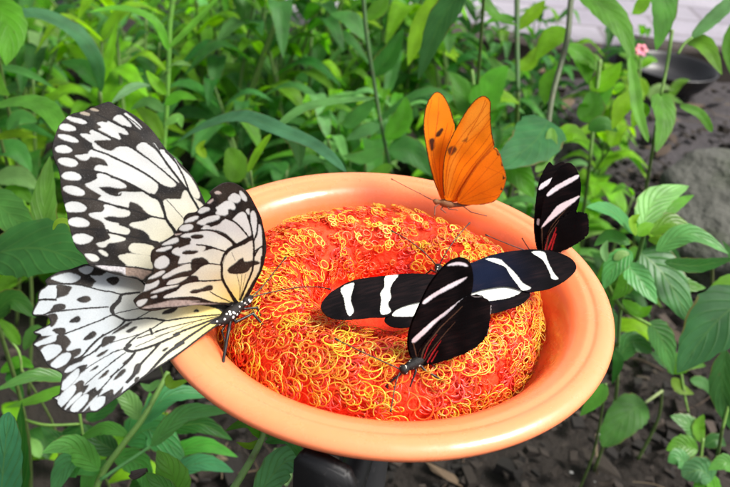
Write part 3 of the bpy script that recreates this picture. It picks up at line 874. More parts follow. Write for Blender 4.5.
def eyes(parent, at, out, r, m=None):
    n = np.array(out); n /= np.linalg.norm(n)
    for s in (1, -1):
        mb = MB()
        a = np.array(at) + s * n
        u = np.linspace(0.02, math.pi - 0.02, 9)
        lathe(mb, [(r * math.sin(x), -r * math.cos(x)) for x in u], 14, a)
        mb.build('eye', m or m_eye, parent)


def limb(name, parent, pts, r0, r1, m, club=0, n=8, joints=True):
    """legs: straight segments with swollen joints; antennae: fine curve with a club"""
    mb = MB()
    if joints:
        c = []; r = []
        for i in range(len(pts) - 1):
            for k in range(6):
                q = k / 6
                c.append(pts[i] * (1 - q) + pts[i + 1] * q)
                g = (i + q) / (len(pts) - 1)
                r.append((r0 + (r1 - r0) * g) * (1 + 0.35 * math.exp(-(q * 6) ** 2)))
        c.append(pts[-1]); r.append(r1 * 1.25)
        c = np.array(c); r = np.array(r)
    else:
        c = spline(pts, n)
        t = np.linspace(0, 1, len(c))
        r = r0 + (r1 - r0) * t + club * np.exp(-((t - 0.96) / 0.035) ** 2)
    tube(mb, c, r, 7)
    return mb.build(name, m, parent)


# paper kite
body(kite, pp((252.5, 298, .2512), (250, 298.5, .2508), (246, 301, .2498), (243, 303.5, .2494), (240, 305.5, .2488), (234, 311, .2470), (227, 317, .2452), (222, 320.5, .2440), (214, 323, .2428), (196, 328, .2412), (176, 333, .2400), (166, 336, .2395)),
     [.0007, .0013, .0017, .0013, .0015, .0022, .0024, .0018, .0013, .0017, .0014, .0004], m_kb)
eyes(kite, P(247.5, 299.5, .2500), np.array(P(247.5, 299.5, .2500) - P(247.5, 299.5, .2512)) * .9, .0010)
limb('antenna', kite, pp((252, 296.5, .2505), (262, 287, .253), (275, 271, .256), (286.5, 256.5, .258)), .00022, .00018, m_leg, .00022, joints=False)
limb('antenna', kite, pp((253, 297, .2508), (270, 292.5, .254), (298, 287.5, .257), (318, 287, .258), (331, 289.5, .258)), .00022, .00018, m_leg, .00022, joints=False)
limb('leg', kite, pp((231, 317, .2455), (229, 329, .2425), (226, 344, .2390), (221.5, 373, .2312)), .00055, .00050, m_leg)
limb('leg', kite, pp((234, 316, .2462), (235, 322.5, .2448), (253, 313.5, .2490), (269, 332, .2502), (277, 339, .2520), (287, 342.5, .2535)), .00048, .00036, m_leg)
limb('leg', kite, pp((243, 309, .2485), (257, 307.5, .2515), (262, 318, .2525), (265.5, 324, .2540)), .0004, .0003, m_leg)
limb('leg', kite, pp((228, 320, .2465), (222, 331, .2445), (226, 346, .2440)), .00036, .00024, m_leg)
limb('proboscis', kite, pp((251, 301, .2500), (252, 308, .2510), (256, 316, .2525)), .00014, .00010, m_leg, joints=False)

# zebra with spread wings
def zp(*q):
    return [np.array(onz(x, y, RIM + z)) for x, y, z in q]


body(za, zp((437.2, 265, .0080), (438, 267, .0082), (439, 270, .0083), (440, 273, .0080), (441, 276, .0080), (444, 284, .0082), (447, 292, .0078), (449, 297, .0070), (452, 306, .0068), (456, 320, .0062), (458, 328, .0058)),
     [.0007, .0014, .0015, .0011, .0013, .0019, .0017, .0011, .0013, .0010, .0004], m_zbd)
eyes(za, zp((438, 268.5, .0084))[0], np.array(CX) * .0011, .0010)
limb('antenna', za, zp((437, 266, .0085), (425, 253, .013), (408, 240, .016), (391, 230.5, .018)), .00021, .00017, m_leg, .0002, joints=False)
limb('antenna', za, zp((439, 265.5, .0085), (447, 251, .013), (458, 236, .016), (470, 222.5, .019)), .00021, .00017, m_leg, .0002, joints=False)
for a in (((441, 275, .007), (431, 270, .0055), (426, 274, .0035)), ((443, 280, .007), (452, 272, .006), (458, 273, .0035)), ((446, 288, .0065), (440, 300, .005), (436, 309, .003))):
    limb('leg', za, zp(*a), .00034, .00024, m_leg)

# zebra with closed wings
body(zb, pp((400.5, 371.5, .2335), (402, 370.5, .2335), (404, 369.3, .2337), (407, 367.5, .2342), (409, 366.3, .2345), (415, 363, .2355), (421, 359, .2362), (425, 356, .2366), (434, 350, .2370), (448, 341, .2372), (455, 336, .2372)),
     [.0007, .0015, .0017, .0012, .0014, .0019, .0016, .0010, .0012, .0009, .0004], m_zbd)
eyes(zb, P(403.5, 370, .2334), np.array(CU) * .0011 + np.array(CX) * .0004, .0010)
limb('antenna', zb, pp((401, 369.5, .2332), (382, 361, .2330), (358, 350, .2330), (334.5, 338.5, .2335)), .00021, .00017, m_leg, .00026, joints=False)
limb('antenna', zb, pp((400, 372, .2330), (396, 382, .2315), (393, 398, .2295), (390.5, 412, .2280)), .00021, .00017, m_leg, .0002, joints=False)
limb('leg', zb, pp((405, 371, .2340), (395, 378, .2335), (386, 386, .2340), (391, 392, .2345)), .00034, .00024, m_leg)
limb('leg', zb, pp((415, 366, .2352), (416, 371, .2348), (410, 387, .2340)), .00038, .00028, m_leg)
limb('leg', zb, pp((419, 363, .2356), (424, 369.5, .2352), (435, 376, .2355), (443, 381, .2360)), .00038, .00028, m_leg)
limb('leg', zb, pp((418, 364, .2362), (428, 362, .2368), (437, 368, .2372)), .00026, .0002, m_leg)

# zebra on the back rim
body(zc, pp((530, 253.5, .2975), (532, 253, .2975), (534, 253, .2975), (538, 252.5, .2977), (544, 252, .298), (550, 251, .2982), (555, 250, .2985), (566, 247, .2988), (574, 243, .299)),
     [.0005, .0010, .0011, .0008, .0015, .0014, .0009, .0011, .0004], m_zbd)
eyes(zc, P(533, 252.5, .2972), np.array(CU) * .0008, .00075)
limb('antenna', zc, pp((531, 252, .2972), (520, 248.5, .2970), (503, 242, .2970), (485, 234.5, .2975)), .00021, .00017, m_leg, .0002, joints=False)
limb('antenna', zc, pp((531, 252, .2976), (527, 246, .299), (522, 238, .301)), .00021, .00017, m_leg, .0002, joints=False)
for a in (((540, 254, .2972), (537, 260, .2965), (533, 263, .297)), ((547, 254, .2975), (550, 260, .297), (556, 263, .2968)), ((544, 254, .298), (540, 259, .2985), (536, 262, .299))):
    limb('leg', zc, pp(*a), .00034, .00024, m_leg)

# julia
body(ju, pp((433.5, 202.5, .3172), (434.5, 202, .3172), (436.5, 201.5, .3174), (439, 202, .3178), (444, 203, .3182), (450, 204.5, .3184), (455, 205, .3186), (466, 203.5, .3188), (478, 200, .319), (484, 198, .319)),
     [.0006, .0012, .0013, .0010, .0018, .0016, .0010, .0012, .0011, .0004], m_jb)
eyes(ju, P(435.5, 201.5, .3170), np.array(CU) * .0009 + np.array(CX) * .0002, .0008, m_eye)
limb('antenna', ju, pp((434, 200.5, .3170), (420, 193.5, .3165), (405, 186, .3165), (391, 178.5, .317)), .00018, .00015, m_jleg, .00022, joints=False)
limb('antenna', ju, pp((434.5, 200.5, .3174), (428, 198, .3175), (419.5, 193, .318)), .00018, .00015, m_jleg, .00022, joints=False)
limb('leg', ju, pp((452, 206, .3180), (463, 206, .3175), (471, 212, .316), (487, 216, .3155)), .0003, .00022, m_jleg)
limb('leg', ju, pp((440, 203.5, .3176), (435, 207, .3168), (434.5, 216, .3160)), .0003, .00022, m_jleg)
limb('leg', ju, pp((446, 205, .3180), (449, 209, .3170), (458, 210, .3165)), .0003, .00022, m_jleg)
limb('leg', ju, pp((444, 205, .3184), (441, 209, .318), (446, 213, .3175)), .0003, .00022, m_jleg)
# ------------------------------------------------------------------ leaves and plants
def leaf_mat(name, rough, trans, veinb, vmix=0.16, spec=0.22):
    m, t, b = mat(name, (0.05, 0.15, 0.03), rough)
    tc = node(t, 'ShaderNodeTexCoord')
    sp = node(t, 'ShaderNodeSeparateXYZ'); t.links.new(tc.outputs['UV'], sp.inputs[0])

    def mth(op, a, bb=None):
        n = node(t, 'ShaderNodeMath'); n.operation = op
        for i, x in enumerate((a, bb)):
            if x is None: continue
            if isinstance(x, (int, float)): n.inputs[i].default_value = x
            else: t.links.new(x, n.inputs[i])
        return n.outputs[0]
    u = sp.outputs[0]; v = sp.outputs[1]
    av = mth('ABSOLUTE', mth('SUBTRACT', v, 0.5))              # 0 at midrib .. 0.5 edge
    lat = mth('SINE', mth('MULTIPLY', mth('SUBTRACT', mth('MULTIPLY', u, 7.0), mth('MULTIPLY', av, 5.0)), 6.2832))
    latv = mth('POWER', mth('ADD', mth('MULTIPLY', lat, 0.5), 0.5), 9.0)
    mid = mth('LESS_THAN', av, 0.018)
    vein = mth('MAXIMUM', mid, mth('MULTIPLY', latv, 0.55))
    c = attr(t)
    n1 = noise(t, 60, 3)
    hs = node(t, 'ShaderNodeHueSaturation'); t.links.new(c, hs.inputs['Color'])
    mr = node(t, 'ShaderNodeMapRange'); t.links.new(n1.outputs[0], mr.inputs[0])
    mr.inputs['From Min'].default_value = 0.3; mr.inputs['From Max'].default_value = 0.7; mr.inputs['To Min'].default_value = 0.72; mr.inputs['To Max'].default_value = 1.25
    t.links.new(mr.outputs[0], hs.inputs['Value'])
    light = mixc(t, hs.outputs[0], (0.16, 0.30, 0.06), mth('MULTIPLY', vein, vmix))
    spots = ramp(t, noise(t, 260, 2).outputs[0], [(0.70, (0, 0, 0)), (0.76, (1, 1, 1))])
    light = mixc(t, light, (0.10, 0.09, 0.03), mth('MULTIPLY', spots, 0.35))
    edge = mth('MULTIPLY', mth('GREATER_THAN', av, 0.462), ramp(t, noise(t, 45, 2).outputs[0], [(0.5, (0, 0, 0)), (0.62, (0.8, 0.8, 0.8))]))
    light = mixc(t, light, (0.14, 0.12, 0.03), edge)
    t.links.new(light, b.inputs['Base Color'])
    hgt = mth('ADD', mth('MULTIPLY', vein, -1.0), mth('MULTIPLY', n1.outputs[0], 0.8))
    bump(t, b, hgt, 0.5, veinb)
    tr = node(t, 'ShaderNodeBsdfTranslucent')
    lt = mixc(t, light, (1.5, 1.7, 0.35), 1.0, 'MULTIPLY')
    t.links.new(lt, tr.inputs['Color'])
    mx = node(t, 'ShaderNodeMixShader'); mx.inputs[0].default_value = trans
    o = [x for x in t.nodes if x.type == 'OUTPUT_MATERIAL'][0]
    t.links.new(b.outputs[0], mx.inputs[1]); t.links.new(tr.outputs[0], mx.inputs[2]); t.links.new(mx.outputs[0], o.inputs[0])
    b.inputs['Specular IOR Level'].default_value = spec
    return m


m_leaf = leaf_mat('leaf_green', 0.48, 0.52, 0.0007)
m_rib = leaf_mat('ribbed_leaf', 0.40, 0.35, 0.0022, 0.40, 0.35)
m_stem, t, b = mat('stem_green', (0.13, 0.24, 0.04), 0.5)
t.links.new(mixc(t, attr(t), (0.08, 0.06, 0.03), ramp(t, noise(t, 150, 3).outputs[0], [(0.55, (0, 0, 0)), (0.75, (0.7, 0.7, 0.7))])), b.inputs['Base Color'])
bump(t, b, noise(t, 900, 3).outputs[0], 0.4, 0.001)

G_LIME = (0.165, 0.38, 0.012); G_MID = (0.085, 0.250, 0.014); G_DARK = (0.024, 0.120, 0.016); G_BLUE = (0.058, 0.205, 0.042); G_PALE = (0.16, 0.36, 0.10)
UP = np.array((0, 0, 1.0))


def wprof(t, shape):
    if shape == 'strap':
        return np.sin(np.pi * np.clip(t, 0, 1) ** 0.9) ** 0.55
    if shape == 'heart':
        return (np.sin(np.pi * t ** 0.62) ** 0.8) * (1 - 0.25 * t)
    if shape == 'round':
        return np.sin(np.pi * t ** 0.85) ** 0.65
    return np.sin(np.pi * t ** 0.80) ** 1.05 * (1 - 0.12 * t)      # ovate with a drawn-out tip


def leaf(mb, path, width, nrm, col, shape='ovate', fold=0.25, wave=0.04, nl=16, rg=rnd):
    """blade along a path of points; nrm: the side that faces out"""
    c = spline(path, max(2, nl // (len(path) - 1)))
    n = len(c)
    L = np.linalg.norm(np.diff(c, axis=0), axis=1).sum()
    t = np.linspace(0.0, 1, n)
    tg = np.gradient(c, axis=0); tg /= np.linalg.norm(tg, axis=1)[:, None] + 1e-12
    N = np.asarray(nrm, float)[None] - tg * (tg @ np.asarray(nrm, float))[:, None]
    N /= np.linalg.norm(N, axis=1)[:, None] + 1e-9
    Sd = np.cross(tg, N)
    w = wprof(np.clip(t, 0.004, 0.996), shape) * width / 2
    vs = np.linspace(-1, 1, 9)
    V = []; UV = []
    ph = rg.uniform(0, 6)
    for k, v in enumerate(vs):
        edge = 1 + (0.05 * np.sin(t * 40 + ph) * abs(v) if abs(v) > 0.9 else 0)
        lift = fold * abs(v) ** 1.3 - 0.10 * abs(v) ** 4
        wv = wave * np.sin(t * 9 + ph + (1.3 if v > 0 else 0)) * abs(v) ** 2
        V.append(c + Sd * (w * v * edge)[:, None] + N * ((lift + wv) * w)[:, None])
        UV.append(np.stack([t, np.full(n, (v + 1) / 2)], 1))
    V = np.array(V).reshape(-1, 3); UV = np.array(UV).reshape(-1, 2)
    F = []
    m = len(vs)
    for k in range(m - 1):
        for i in range(n - 1):
            F.append((k * n + i, k * n + i + 1, (k + 1) * n + i + 1, (k + 1) * n + i))
    cc = np.array(col) * np.array((rg.uniform(0.85, 1.2), rg.uniform(0.88, 1.12), rg.uniform(0.8, 1.2)))
    mb.add(V, F, cc, UV)


class Plant:
    def __init__(s, name, label, root, group='plants growing around the dish', cat='plant'):
        s.o = empty(name, root)
        tag(s.o, label, cat, group)
        s.f = MB(); s.s = MB(); s.m = m_leaf

    def L(s, pts, w, d, col=G_MID, shape='ovate', face=None, fold=0.25, petiole=None):
        """pts: photo points base..tip, w: photo width, d: distance(s)"""
        k = len(pts)
        ds = [d] * k if np.isscalar(d) else list(np.interp(np.linspace(0, 1, k), np.linspace(0, 1, len(d)), d))
        path = [np.array(P(x, y, q)) for (x, y), q in zip(pts, ds)]
        if k == 2:
            mid = (path[0] + path[1]) / 2 + UP * 0.10 * np.linalg.norm(path[1] - path[0])
            sag = path[1] - UP * 0.02 * np.linalg.norm(path[1] - path[0])
            path = [path[0], mid * 0.6 + ((path[0] + path[1]) / 2) * 0.4, sag]
        f = face if face is not None else (-CF * 0.75 + UP * 0.65 + np.array((rnd.uniform(-.35, .35), 0, rnd.uniform(-.2, .2))))
        leaf(s.f, path, w * np.mean(ds) / FPX, f, col, shape, fold)
        if petiole is not None:
            s.S([petiole[0], pts[0]], petiole[1], [petiole[2], ds[0]], col)
        return s

    def S(s, pts, w, d, col=(0.13, 0.26, 0.04)):
        k = len(pts)
        ds = [d] * k if np.isscalar(d) else list(np.interp(np.linspace(0, 1, k), np.linspace(0, 1, len(d)), d))
        path = [np.array(P(x, y, q)) for (x, y), q in zip(pts, ds)]
        c = spline(path, 6)
        r = np.linspace(1.15, 0.85, len(c)) * w * np.mean(ds) / FPX / 2
        tube(s.s, c, r, 8, col)
        return s

    def ground(s, p, w, d, col=(0.10, 0.17, 0.04)):
        """carry a stem from a photo point down to the soil at the plant's root"""
        a = np.array(P(p[0], p[1], d)); b = np.array(s.o.location)
        mid = (a + b) / 2 + np.array((0.01, 0.01, 0.0))
        c = spline([a, mid, b], 8)
        tube(s.s, c, np.linspace(0.9, 1.2, len(c)) * w * d / FPX / 2, 8, col)
        return s

    def done(s):
        if s.f.n: s.f.build('foliage', s.m, s.o)
        if s.s.n: s.s.build('stem', m_stem, s.o)


def gp(px, py, d):
    """root on the soil below a photo point"""
    p = P(px, py, d)
    return Vector((p.x, p.y, 0.0))


# ------------------------------------------------------------------ ground
m_soil, t, b = mat('soil', (0.03, 0.026, 0.024), 0.95)
n1 = noise(t, 9, 5, 0.6); n2 = noise(t, 120, 4, 0.65); n3 = noise(t, 420, 3, 0.6)
c = mixc(t, (0.007, 0.005, 0.0038), (0.024, 0.017, 0.012), n2.outputs[0])
tcg = node(t, 'ShaderNodeTexCoord')
mpg = node(t, 'ShaderNodeMapping'); t.links.new(tcg.outputs['Object'], mpg.inputs[0])
sx = node(t, 'ShaderNodeSeparateXYZ'); t.links.new(mpg.outputs[0], sx.inputs[0])
grav = node(t, 'ShaderNodeMapRange'); t.links.new(sx.outputs[1], grav.inputs[0])
grav.inputs['From Min'].default_value = 0.85; grav.inputs['From Max'].default_value = 1.05
gx2 = node(t, 'ShaderNodeMapRange'); t.links.new(sx.outputs[0], gx2.inputs[0])
gx2.inputs['From Min'].default_value = 0.15; gx2.inputs['From Max'].default_value = 0.35
gm = node(t, 'ShaderNodeMath', operation='MULTIPLY'); t.links.new(grav.outputs[0], gm.inputs[0]); t.links.new(gx2.outputs[0], gm.inputs[1])
c = mixc(t, c, mixc(t, (0.022, 0.018, 0.018), (0.085, 0.076, 0.083), n2.outputs[0]), gm.outputs[0])
c = mixc(t, c, (0.10, 0.085, 0.075), ramp(t, n3.outputs[0], [(0.68, (0, 0, 0)), (0.72, (0.6, 0.6, 0.6))]))
t.links.new(c, b.inputs['Base Color'])
bump(t, b, n2.outputs[0], 0.9, 0.012)
mb = MB()
# soil sheet: fine near the dish, coarse to the horizon
xs = np.concatenate([np.linspace(-60, -2, 12), np.linspace(-1.8, 1.8, 150), np.linspace(2, 60, 12)])
ys = np.concatenate([np.linspace(-60, -0.8, 10), np.linspace(-0.6, 2.6, 130), np.linspace(3, 60, 12)])
gx, gy = np.meshgrid(xs, ys)
g2 = np.stack([gx.ravel(), gy.ravel()], 1)
gz = 0.02 * (vnoise(g2, 5, 1) - 0.5) + 0.012 * (vnoise(g2, 17, 2) - 0.5) + 0.008 * (vnoise(g2, 38, 3) - 0.5) - 0.01
F = []
nx = len(xs)
for j in range(len(ys) - 1):
    for i in range(nx - 1):
        F.append((j * nx + i, j * nx + i + 1, (j + 1) * nx + i + 1, (j + 1) * nx + i))
mb.add(np.stack([g2[:, 0], g2[:, 1], gz], 1), F)
gr = mb.build('soil_ground', m_soil); tag(gr, kind='structure')

# bark chips and pale grit on the soil
m_chip, t, b = mat('bark_chips', (0.05, 0.04, 0.035), 0.9)
t.links.new(attr(t), b.inputs['Base Color'])
bump(t, b, noise(t, 500, 2).outputs[0], 0.5, 0.002)
mb = MB()
for i in range(7400):
    y = rnd.uniform(-0.1, 1.0) if i < 3800 else rnd.uniform(0.8, 1.9)
    x = rnd.uniform(-0.25, 0.55) if i < 3800 else rnd.uniform(-0.6, 1.1)
    if i >= 5200: x = rnd.choice((rnd.uniform(-1.1, -0.2), rnd.uniform(.5, 1.3))); y = rnd.uniform(-.2, 1.2)
    a, e = rnd.uniform(0, 6.28), rnd.uniform(-0.5, 0.5)
    l = rnd.uniform(0.002, 0.009) * (1 if rnd.random() < 0.9 else 2.2); w = l * rnd.uniform(0.3, 0.9); h = l * rnd.uniform(0.2, 0.6)
    k = rnd.random()
    col = (0.008, 0.006, 0.0045) if k < .45 else (0.020, 0.014, 0.010) if k < .85 else (0.05, 0.037, 0.028) if k < .965 else (0.30, 0.30, 0.29)
    if k >= .965: l *= 0.35; w *= .5; h *= .5
    Mx = (Matrix.Rotation(a, 3, 'Z') @ Matrix.Rotation(e, 3, 'Y'))
    V = []
    for sx_, sy_, sz_ in ((-1, -1, -1), (1, -1, -1), (1, 1, -1), (-1, 1, -1), (-1, -1, 1), (1, -1, 1), (1, 1, 1), (-1, 1, 1)):
        q = Mx @ Vector((sx_ * l * rnd.uniform(.5, 1), sy_ * w * rnd.uniform(.5, 1), sz_ * h * rnd.uniform(.5, 1)))
        V.append((x + q.x, y + q.y, 0.002 + q.z))
    mb.add(V, [(3, 2, 1, 0), (4, 5, 6, 7), (0, 1, 5, 4), (1, 2, 6, 5), (2, 3, 7, 6), (3, 0, 4, 7)], col)
for i in range(420):                               # twigs and dead leaf scraps
    y = rnd.uniform(0.0, 1.5); x = rnd.uniform(-0.3, 0.75)
    a = rnd.uniform(0, 6.28); l = rnd.uniform(.008, .035)
    d = np.array((math.cos(a), math.sin(a), rnd.uniform(-.1, .25))) * l
    p0 = np.array((x, y, .006))
    cl = rnd.choice(((0.05, 0.032, 0.02), (0.11, 0.075, 0.045), (0.025, 0.018, 0.013), (0.16, 0.12, 0.075)))
    if i % 3:
        tube(mb, spline([p0 - d, p0 + np.array((rnd.uniform(-.3, .3), rnd.uniform(-.3, .3), .2)) * l * .6, p0 + d], 3), rnd.uniform(.0004, .0012), 5, cl)
    else:
        s2 = np.array((-d[1], d[0], 0)) * rnd.uniform(.25, .5)
        V = np.array([p0 - d, p0 - d * .3 + s2, p0 + d * .5 + s2 * .8, p0 + d, p0 + d * .4 - s2 * .9, p0 - d * .4 - s2]); V[:, 2] += [0, .004, .002, .005, .001, .003]
        mb.add(V, [(0, 1, 2, 3, 4, 5)], cl)
ch = mb.build('bark_mulch', m_chip, smooth=False)
tag(ch, 'dark bark chips and grit scattered over the soil', kind='stuff')

# pale paved path at the back
m_path, t, b = mat('pale_paving', (0.62, 0.58, 0.62), 0.85)
n1 = noise(t, 6, 5); n2 = noise(t, 90, 3)
t.links.new(mixc(t, mixc(t, (0.20, 0.19, 0.22), (0.36, 0.34, 0.385), n1.outputs[0]), (0.16, 0.15, 0.17), ramp(t, n2.outputs[0], [(0.6, (0, 0, 0)), (0.7, (0.6, 0.6, 0.6))])), b.inputs['Base Color'])
pv = node(t, 'ShaderNodeTexBrick'); tcp = node(t, 'ShaderNodeTexCoord'); t.links.new(tcp.outputs['Object'], pv.inputs['Vector'])
pv.inputs['Scale'].default_value = 1.6; pv.inputs['Mortar Size'].default_value = 0.012; pv.inputs['Color1'].default_value = (1, 1, 1, 1); pv.inputs['Color2'].default_value = (.82, .8, .84, 1); pv.inputs['Mortar'].default_value = (.62, .60, .6, 1)
t.links.new(mixc(t, b.inputs['Base Color'].links[0].from_socket, pv.outputs['Color'], 1.0, 'MULTIPLY'), b.inputs['Base Color'])
bump(t, b, n2.outputs[0], 0.3, 0.004)


def slab(name, x0, x1, y0, y1, z0, z1, m, rough=0.006, seed=0):
    bm = bmesh.new()
    bmesh.ops.create_cube(bm, size=1)
    for v in bm.verts:
        v.co = Vector((x0 if v.co.x < 0 else x1, y0 if v.co.y < 0 else y1, z0 if v.co.z < 0 else z1))
    bmesh.ops.subdivide_edges(bm, edges=bm.edges[:], cuts=7, use_grid_fill=True)
    for v in bm.verts:
        v.co += Vector((mnoise.noise(v.co * 14 + Vector((seed, 0, 0))), mnoise.noise(v.co * 14 + Vector((0, seed, 7))), mnoise.noise(v.co * 14 + Vector((3, 0, seed))))) * rough
    bmesh.ops.bevel(bm, geom=[e for e in bm.edges if e.calc_face_angle(0) > 1.0], offset=0.006, segments=2, affect='EDGES')
    me = bpy.data.meshes.new(name); bm.to_mesh(me); bm.free()
    return link(name, me, m)


pa = slab('path', -0.9, 3.2, 1.60, 3.4, -0.03, 0.035, m_path, 0.004); tag(pa, kind='structure')
m_kerb, t, b = mat('dark_timber', (0.03, 0.022, 0.018), 0.85)
t.links.new(mixc(t, (0.016, 0.012, 0.010), (0.06, 0.045, 0.036), noise(t, 40, 4).outputs[0]), b.inputs['Base Color'])
kb = slab('edging_log', 0.03, 0.42, 1.44, 1.53, -0.03, 0.06, m_kerb, 0.014, 3); tag(kb, 'dark timber edging log lying below the pale path, centre right', 'log', 'edging logs by the path')
kb = slab('edging_log', 0.50, 1.35, 1.52, 1.595, -0.03, 0.06, m_kerb, 0.016, 9); tag(kb, 'dark timber edging log behind the black bowl at right', 'log', 'edging logs by the path')

# boulder
m_rock, t, b = mat('mossy_rock', (0.2, 0.2, 0.18), 0.9)
n1 = noise(t, 14, 6, 0.65); n2 = noise(t, 90, 4)
c = mixc(t, (0.035, 0.037, 0.03), (0.11, 0.11, 0.095), n1.outputs[0])
c = mixc(t, c, (0.04, 0.06, 0.02), ramp(t, noise(t, 8, 4).outputs[0], [(0.5, (0, 0, 0)), (0.65, (0.7, 0.7, 0.7))]))
t.links.new(c, b.inputs['Base Color']); bump(t, b, n2.outputs[0], 0.8, 0.01)
bm = bmesh.new(); bmesh.ops.create_icosphere(bm, subdivisions=5, radius=1)
rc = onz(735, 235, 0.03)
for v in bm.verts:
    k = 1 + 0.25 * mnoise.noise(v.co * 1.3 + Vector((4, 2, 1))) + 0.10 * mnoise.noise(v.co * 4) + 0.04 * mnoise.noise(v.co * 11)
    v.co = Vector((v.co.x * 0.14 * k, v.co.y * 0.13 * k, v.co.z * 0.11 * k))
me = bpy.data.meshes.new('boulder'); bm.to_mesh(me); bm.free()
ro = link('boulder', me, m_rock); ro.location = rc
tag(ro, 'grey mossy boulder half sunk in the soil at the right edge', 'rock')

# black glazed bowl on the ground
m_pot, t, b = mat('black_glaze', (0.012, 0.012, 0.014), 0.4)
b.inputs['Coat Weight'].default_value = 0.0
mb = MB(); pc = onz(664, 90, 0.0)
lathe(mb, spline([(0.001, 0), (0.04, 0), (0.075, 0.018), (0.095, 0.05), (0.098, 0.056), (0.092, 0.054), (0.072, 0.026), (0.04, 0.014), (0.001, 0.012)], 4).clip(0.0005, 1), 64)
po = mb.build('black_bowl', m_pot); po.location = pc
tag(po, 'shiny black bowl standing on the grey soil under the hanging leaves', 'bowl')

# black bracket and post that carry the dish
m_iron, t, b = mat('black_iron', (0.016, 0.016, 0.018), 0.55)
n1 = noise(t, 260, 4, 0.6)
t.links.new(mixc(t, (0.010, 0.010, 0.011), (0.05, 0.045, 0.045), ramp(t, n1.outputs[0], [(0.58, (0, 0, 0)), (0.7, (0.7, 0.7, 0.7))])), b.inputs['Base Color'])
bump(t, b, n1.outputs[0], 0.25, 0.0006)
st = empty('dish_stand', (0, 0, 0))
tag(st, 'black iron stand with curved prongs carrying the orange dish', 'stand')
mb = MB(); tube(mb, [(0, 0, -0.02), (0, 0, 0.15), (0, 0, RIM - 0.405 * R - 0.004)], 0.011, 16)
mb.build('post', m_iron, st)


def prong(az0, az1):
    """curved upright plate under the lip, on an arm that runs in to the post"""
    bm = bmesh.new()
    rows = []
    for a in np.linspace(az0, az1, 15):
        q = (a - az0) / (az1 - az0)
        top = RIM - 0.0046 - 0.004 * (abs(q - .5) * 2) ** 6
        prof2 = [(0.0772, top), (0.0832, top), (0.0815, top - 0.025), (0.070, top - 0.055), (0.050, top - 0.075), (0.012, top - 0.083), (0.012, top - 0.087), (0.048, top - 0.080), (0.066, top - 0.060), (0.0765, top - 0.025)]
        rows.append([bm.verts.new((r_ * math.cos(a), r_ * math.sin(a), z_)) for r_, z_ in prof2])
    n = len(rows[0])
    for A, B in zip(rows[:-1], rows[1:]):
        for k in range(n):
            l = (k + 1) % n
            bm.faces.new((A[k], A[l], B[l], B[k]))
    bm.faces.new(rows[0][::-1]); bm.faces.new(rows[-1])
    bmesh.ops.recalc_face_normals(bm, faces=bm.faces[:])
    bmesh.ops.bevel(bm, geom=[e for e in bm.edges if e.calc_face_angle(0) > 0.9], offset=0.0008, segments=2, affect='EDGES')
    me = bpy.data.meshes.new('prong'); bm.to_mesh(me); bm.free()
    link('prong', me, m_iron, st)


bm = bmesh.new()
A_ = onz(299, 444, RIM - .0065); B_ = onz(358, 470, RIM - .0065)
tv_ = (B_ - A_).normalized(); ov_ = Vector((tv_.y, -tv_.x, 0)).normalized()
ring_ = []
for sx_, sz_ in ((0, -.045), (0, -.004), (.12, 0), (.5, .0004), (.88, -.0006), (1, -.005), (.96, -.045), (.5, -.05)):
    ring_.append((A_ + (B_ - A_) * sx_ + Vector((0, 0, sz_))))
fr_ = [bm.verts.new(q + ov_ * .0035) for q in ring_]; bk_ = [bm.verts.new(q - ov_ * .0012) for q in ring_]
bm.faces.new(fr_); bm.faces.new(bk_[::-1])
for k in range(8):
    l = (k + 1) % 8
    bm.faces.new((fr_[k], bk_[k], bk_[l], fr_[l]))
bmesh.ops.recalc_face_normals(bm, faces=bm.faces[:])
bmesh.ops.bevel(bm, geom=[e for e in bm.edges if e.calc_face_angle(0) > 0.9], offset=0.0007, segments=2, affect='EDGES')
me = bpy.data.meshes.new('bracket_plate'); bm.to_mesh(me); bm.free()
link('bracket_plate', me, m_iron, st)
mb = MB(); tube(mb, spline([(-.010, -.074, RIM - .045), (-.010, -.062, RIM - .068), (-.004, -.03, RIM - .078), (0, 0, RIM - .08)], 6), .006, 12)
mb.build('arm', m_iron, st)
for a in (22, 128):
    prong(math.radians(a), math.radians(a + 15.5))
# ------------------------------------------------------------------ plants one can tell apart
# left side, near
p = Plant('broadleaf_plant', 'blue green plant at the bottom left corner with one large rounded glossy leaf', gp(-10, 560, .40))
p.m = m_rib
p.L([(-2, 540), (3, 470), (9, 412)], 38, [.36, .34], (0.09, 0.33, 0.14), 'round', -CF + np.array((.25, 0, .5)), .15)
p.L([(12, 560), (20, 480), (22, 402)], 34, [.43, .42], G_DARK, 'ovate', -CF + np.array((-.4, 0, .2)), .3)
p.L([(-30, 560), (-8, 500), (-6, 440)], 30, [.38, .37], G_DARK).ground((3, 520), 5, .37).done()

p = Plant('lance_leaf_plant', 'plant with a narrow bright leaf pointing from the left edge to the lower wing tip', gp(80, 430, .50))
p.m = m_rib
p.L([(68, 379), (35, 376), (-6, 391)], 17, [.44, .42], (0.09, 0.26, 0.05), 'ovate', UP + np.array((0, -.35, 0)), .3)
p.L([(70, 386), (40, 398), (5, 408)], 13, [.47, .46], G_MID).S([(78, 372), (79, 408), (84, 440)], 3, .48).S([(20, 418), (45, 425), (80, 424)], 3, [.47, .5])
p.L([(84, 424), (62, 440), (40, 425)], 20, .50, G_DARK).L([(86, 420), (110, 400), (118, 378)], 26, .50, G_DARK).ground((84, 440), 3, .48).done()

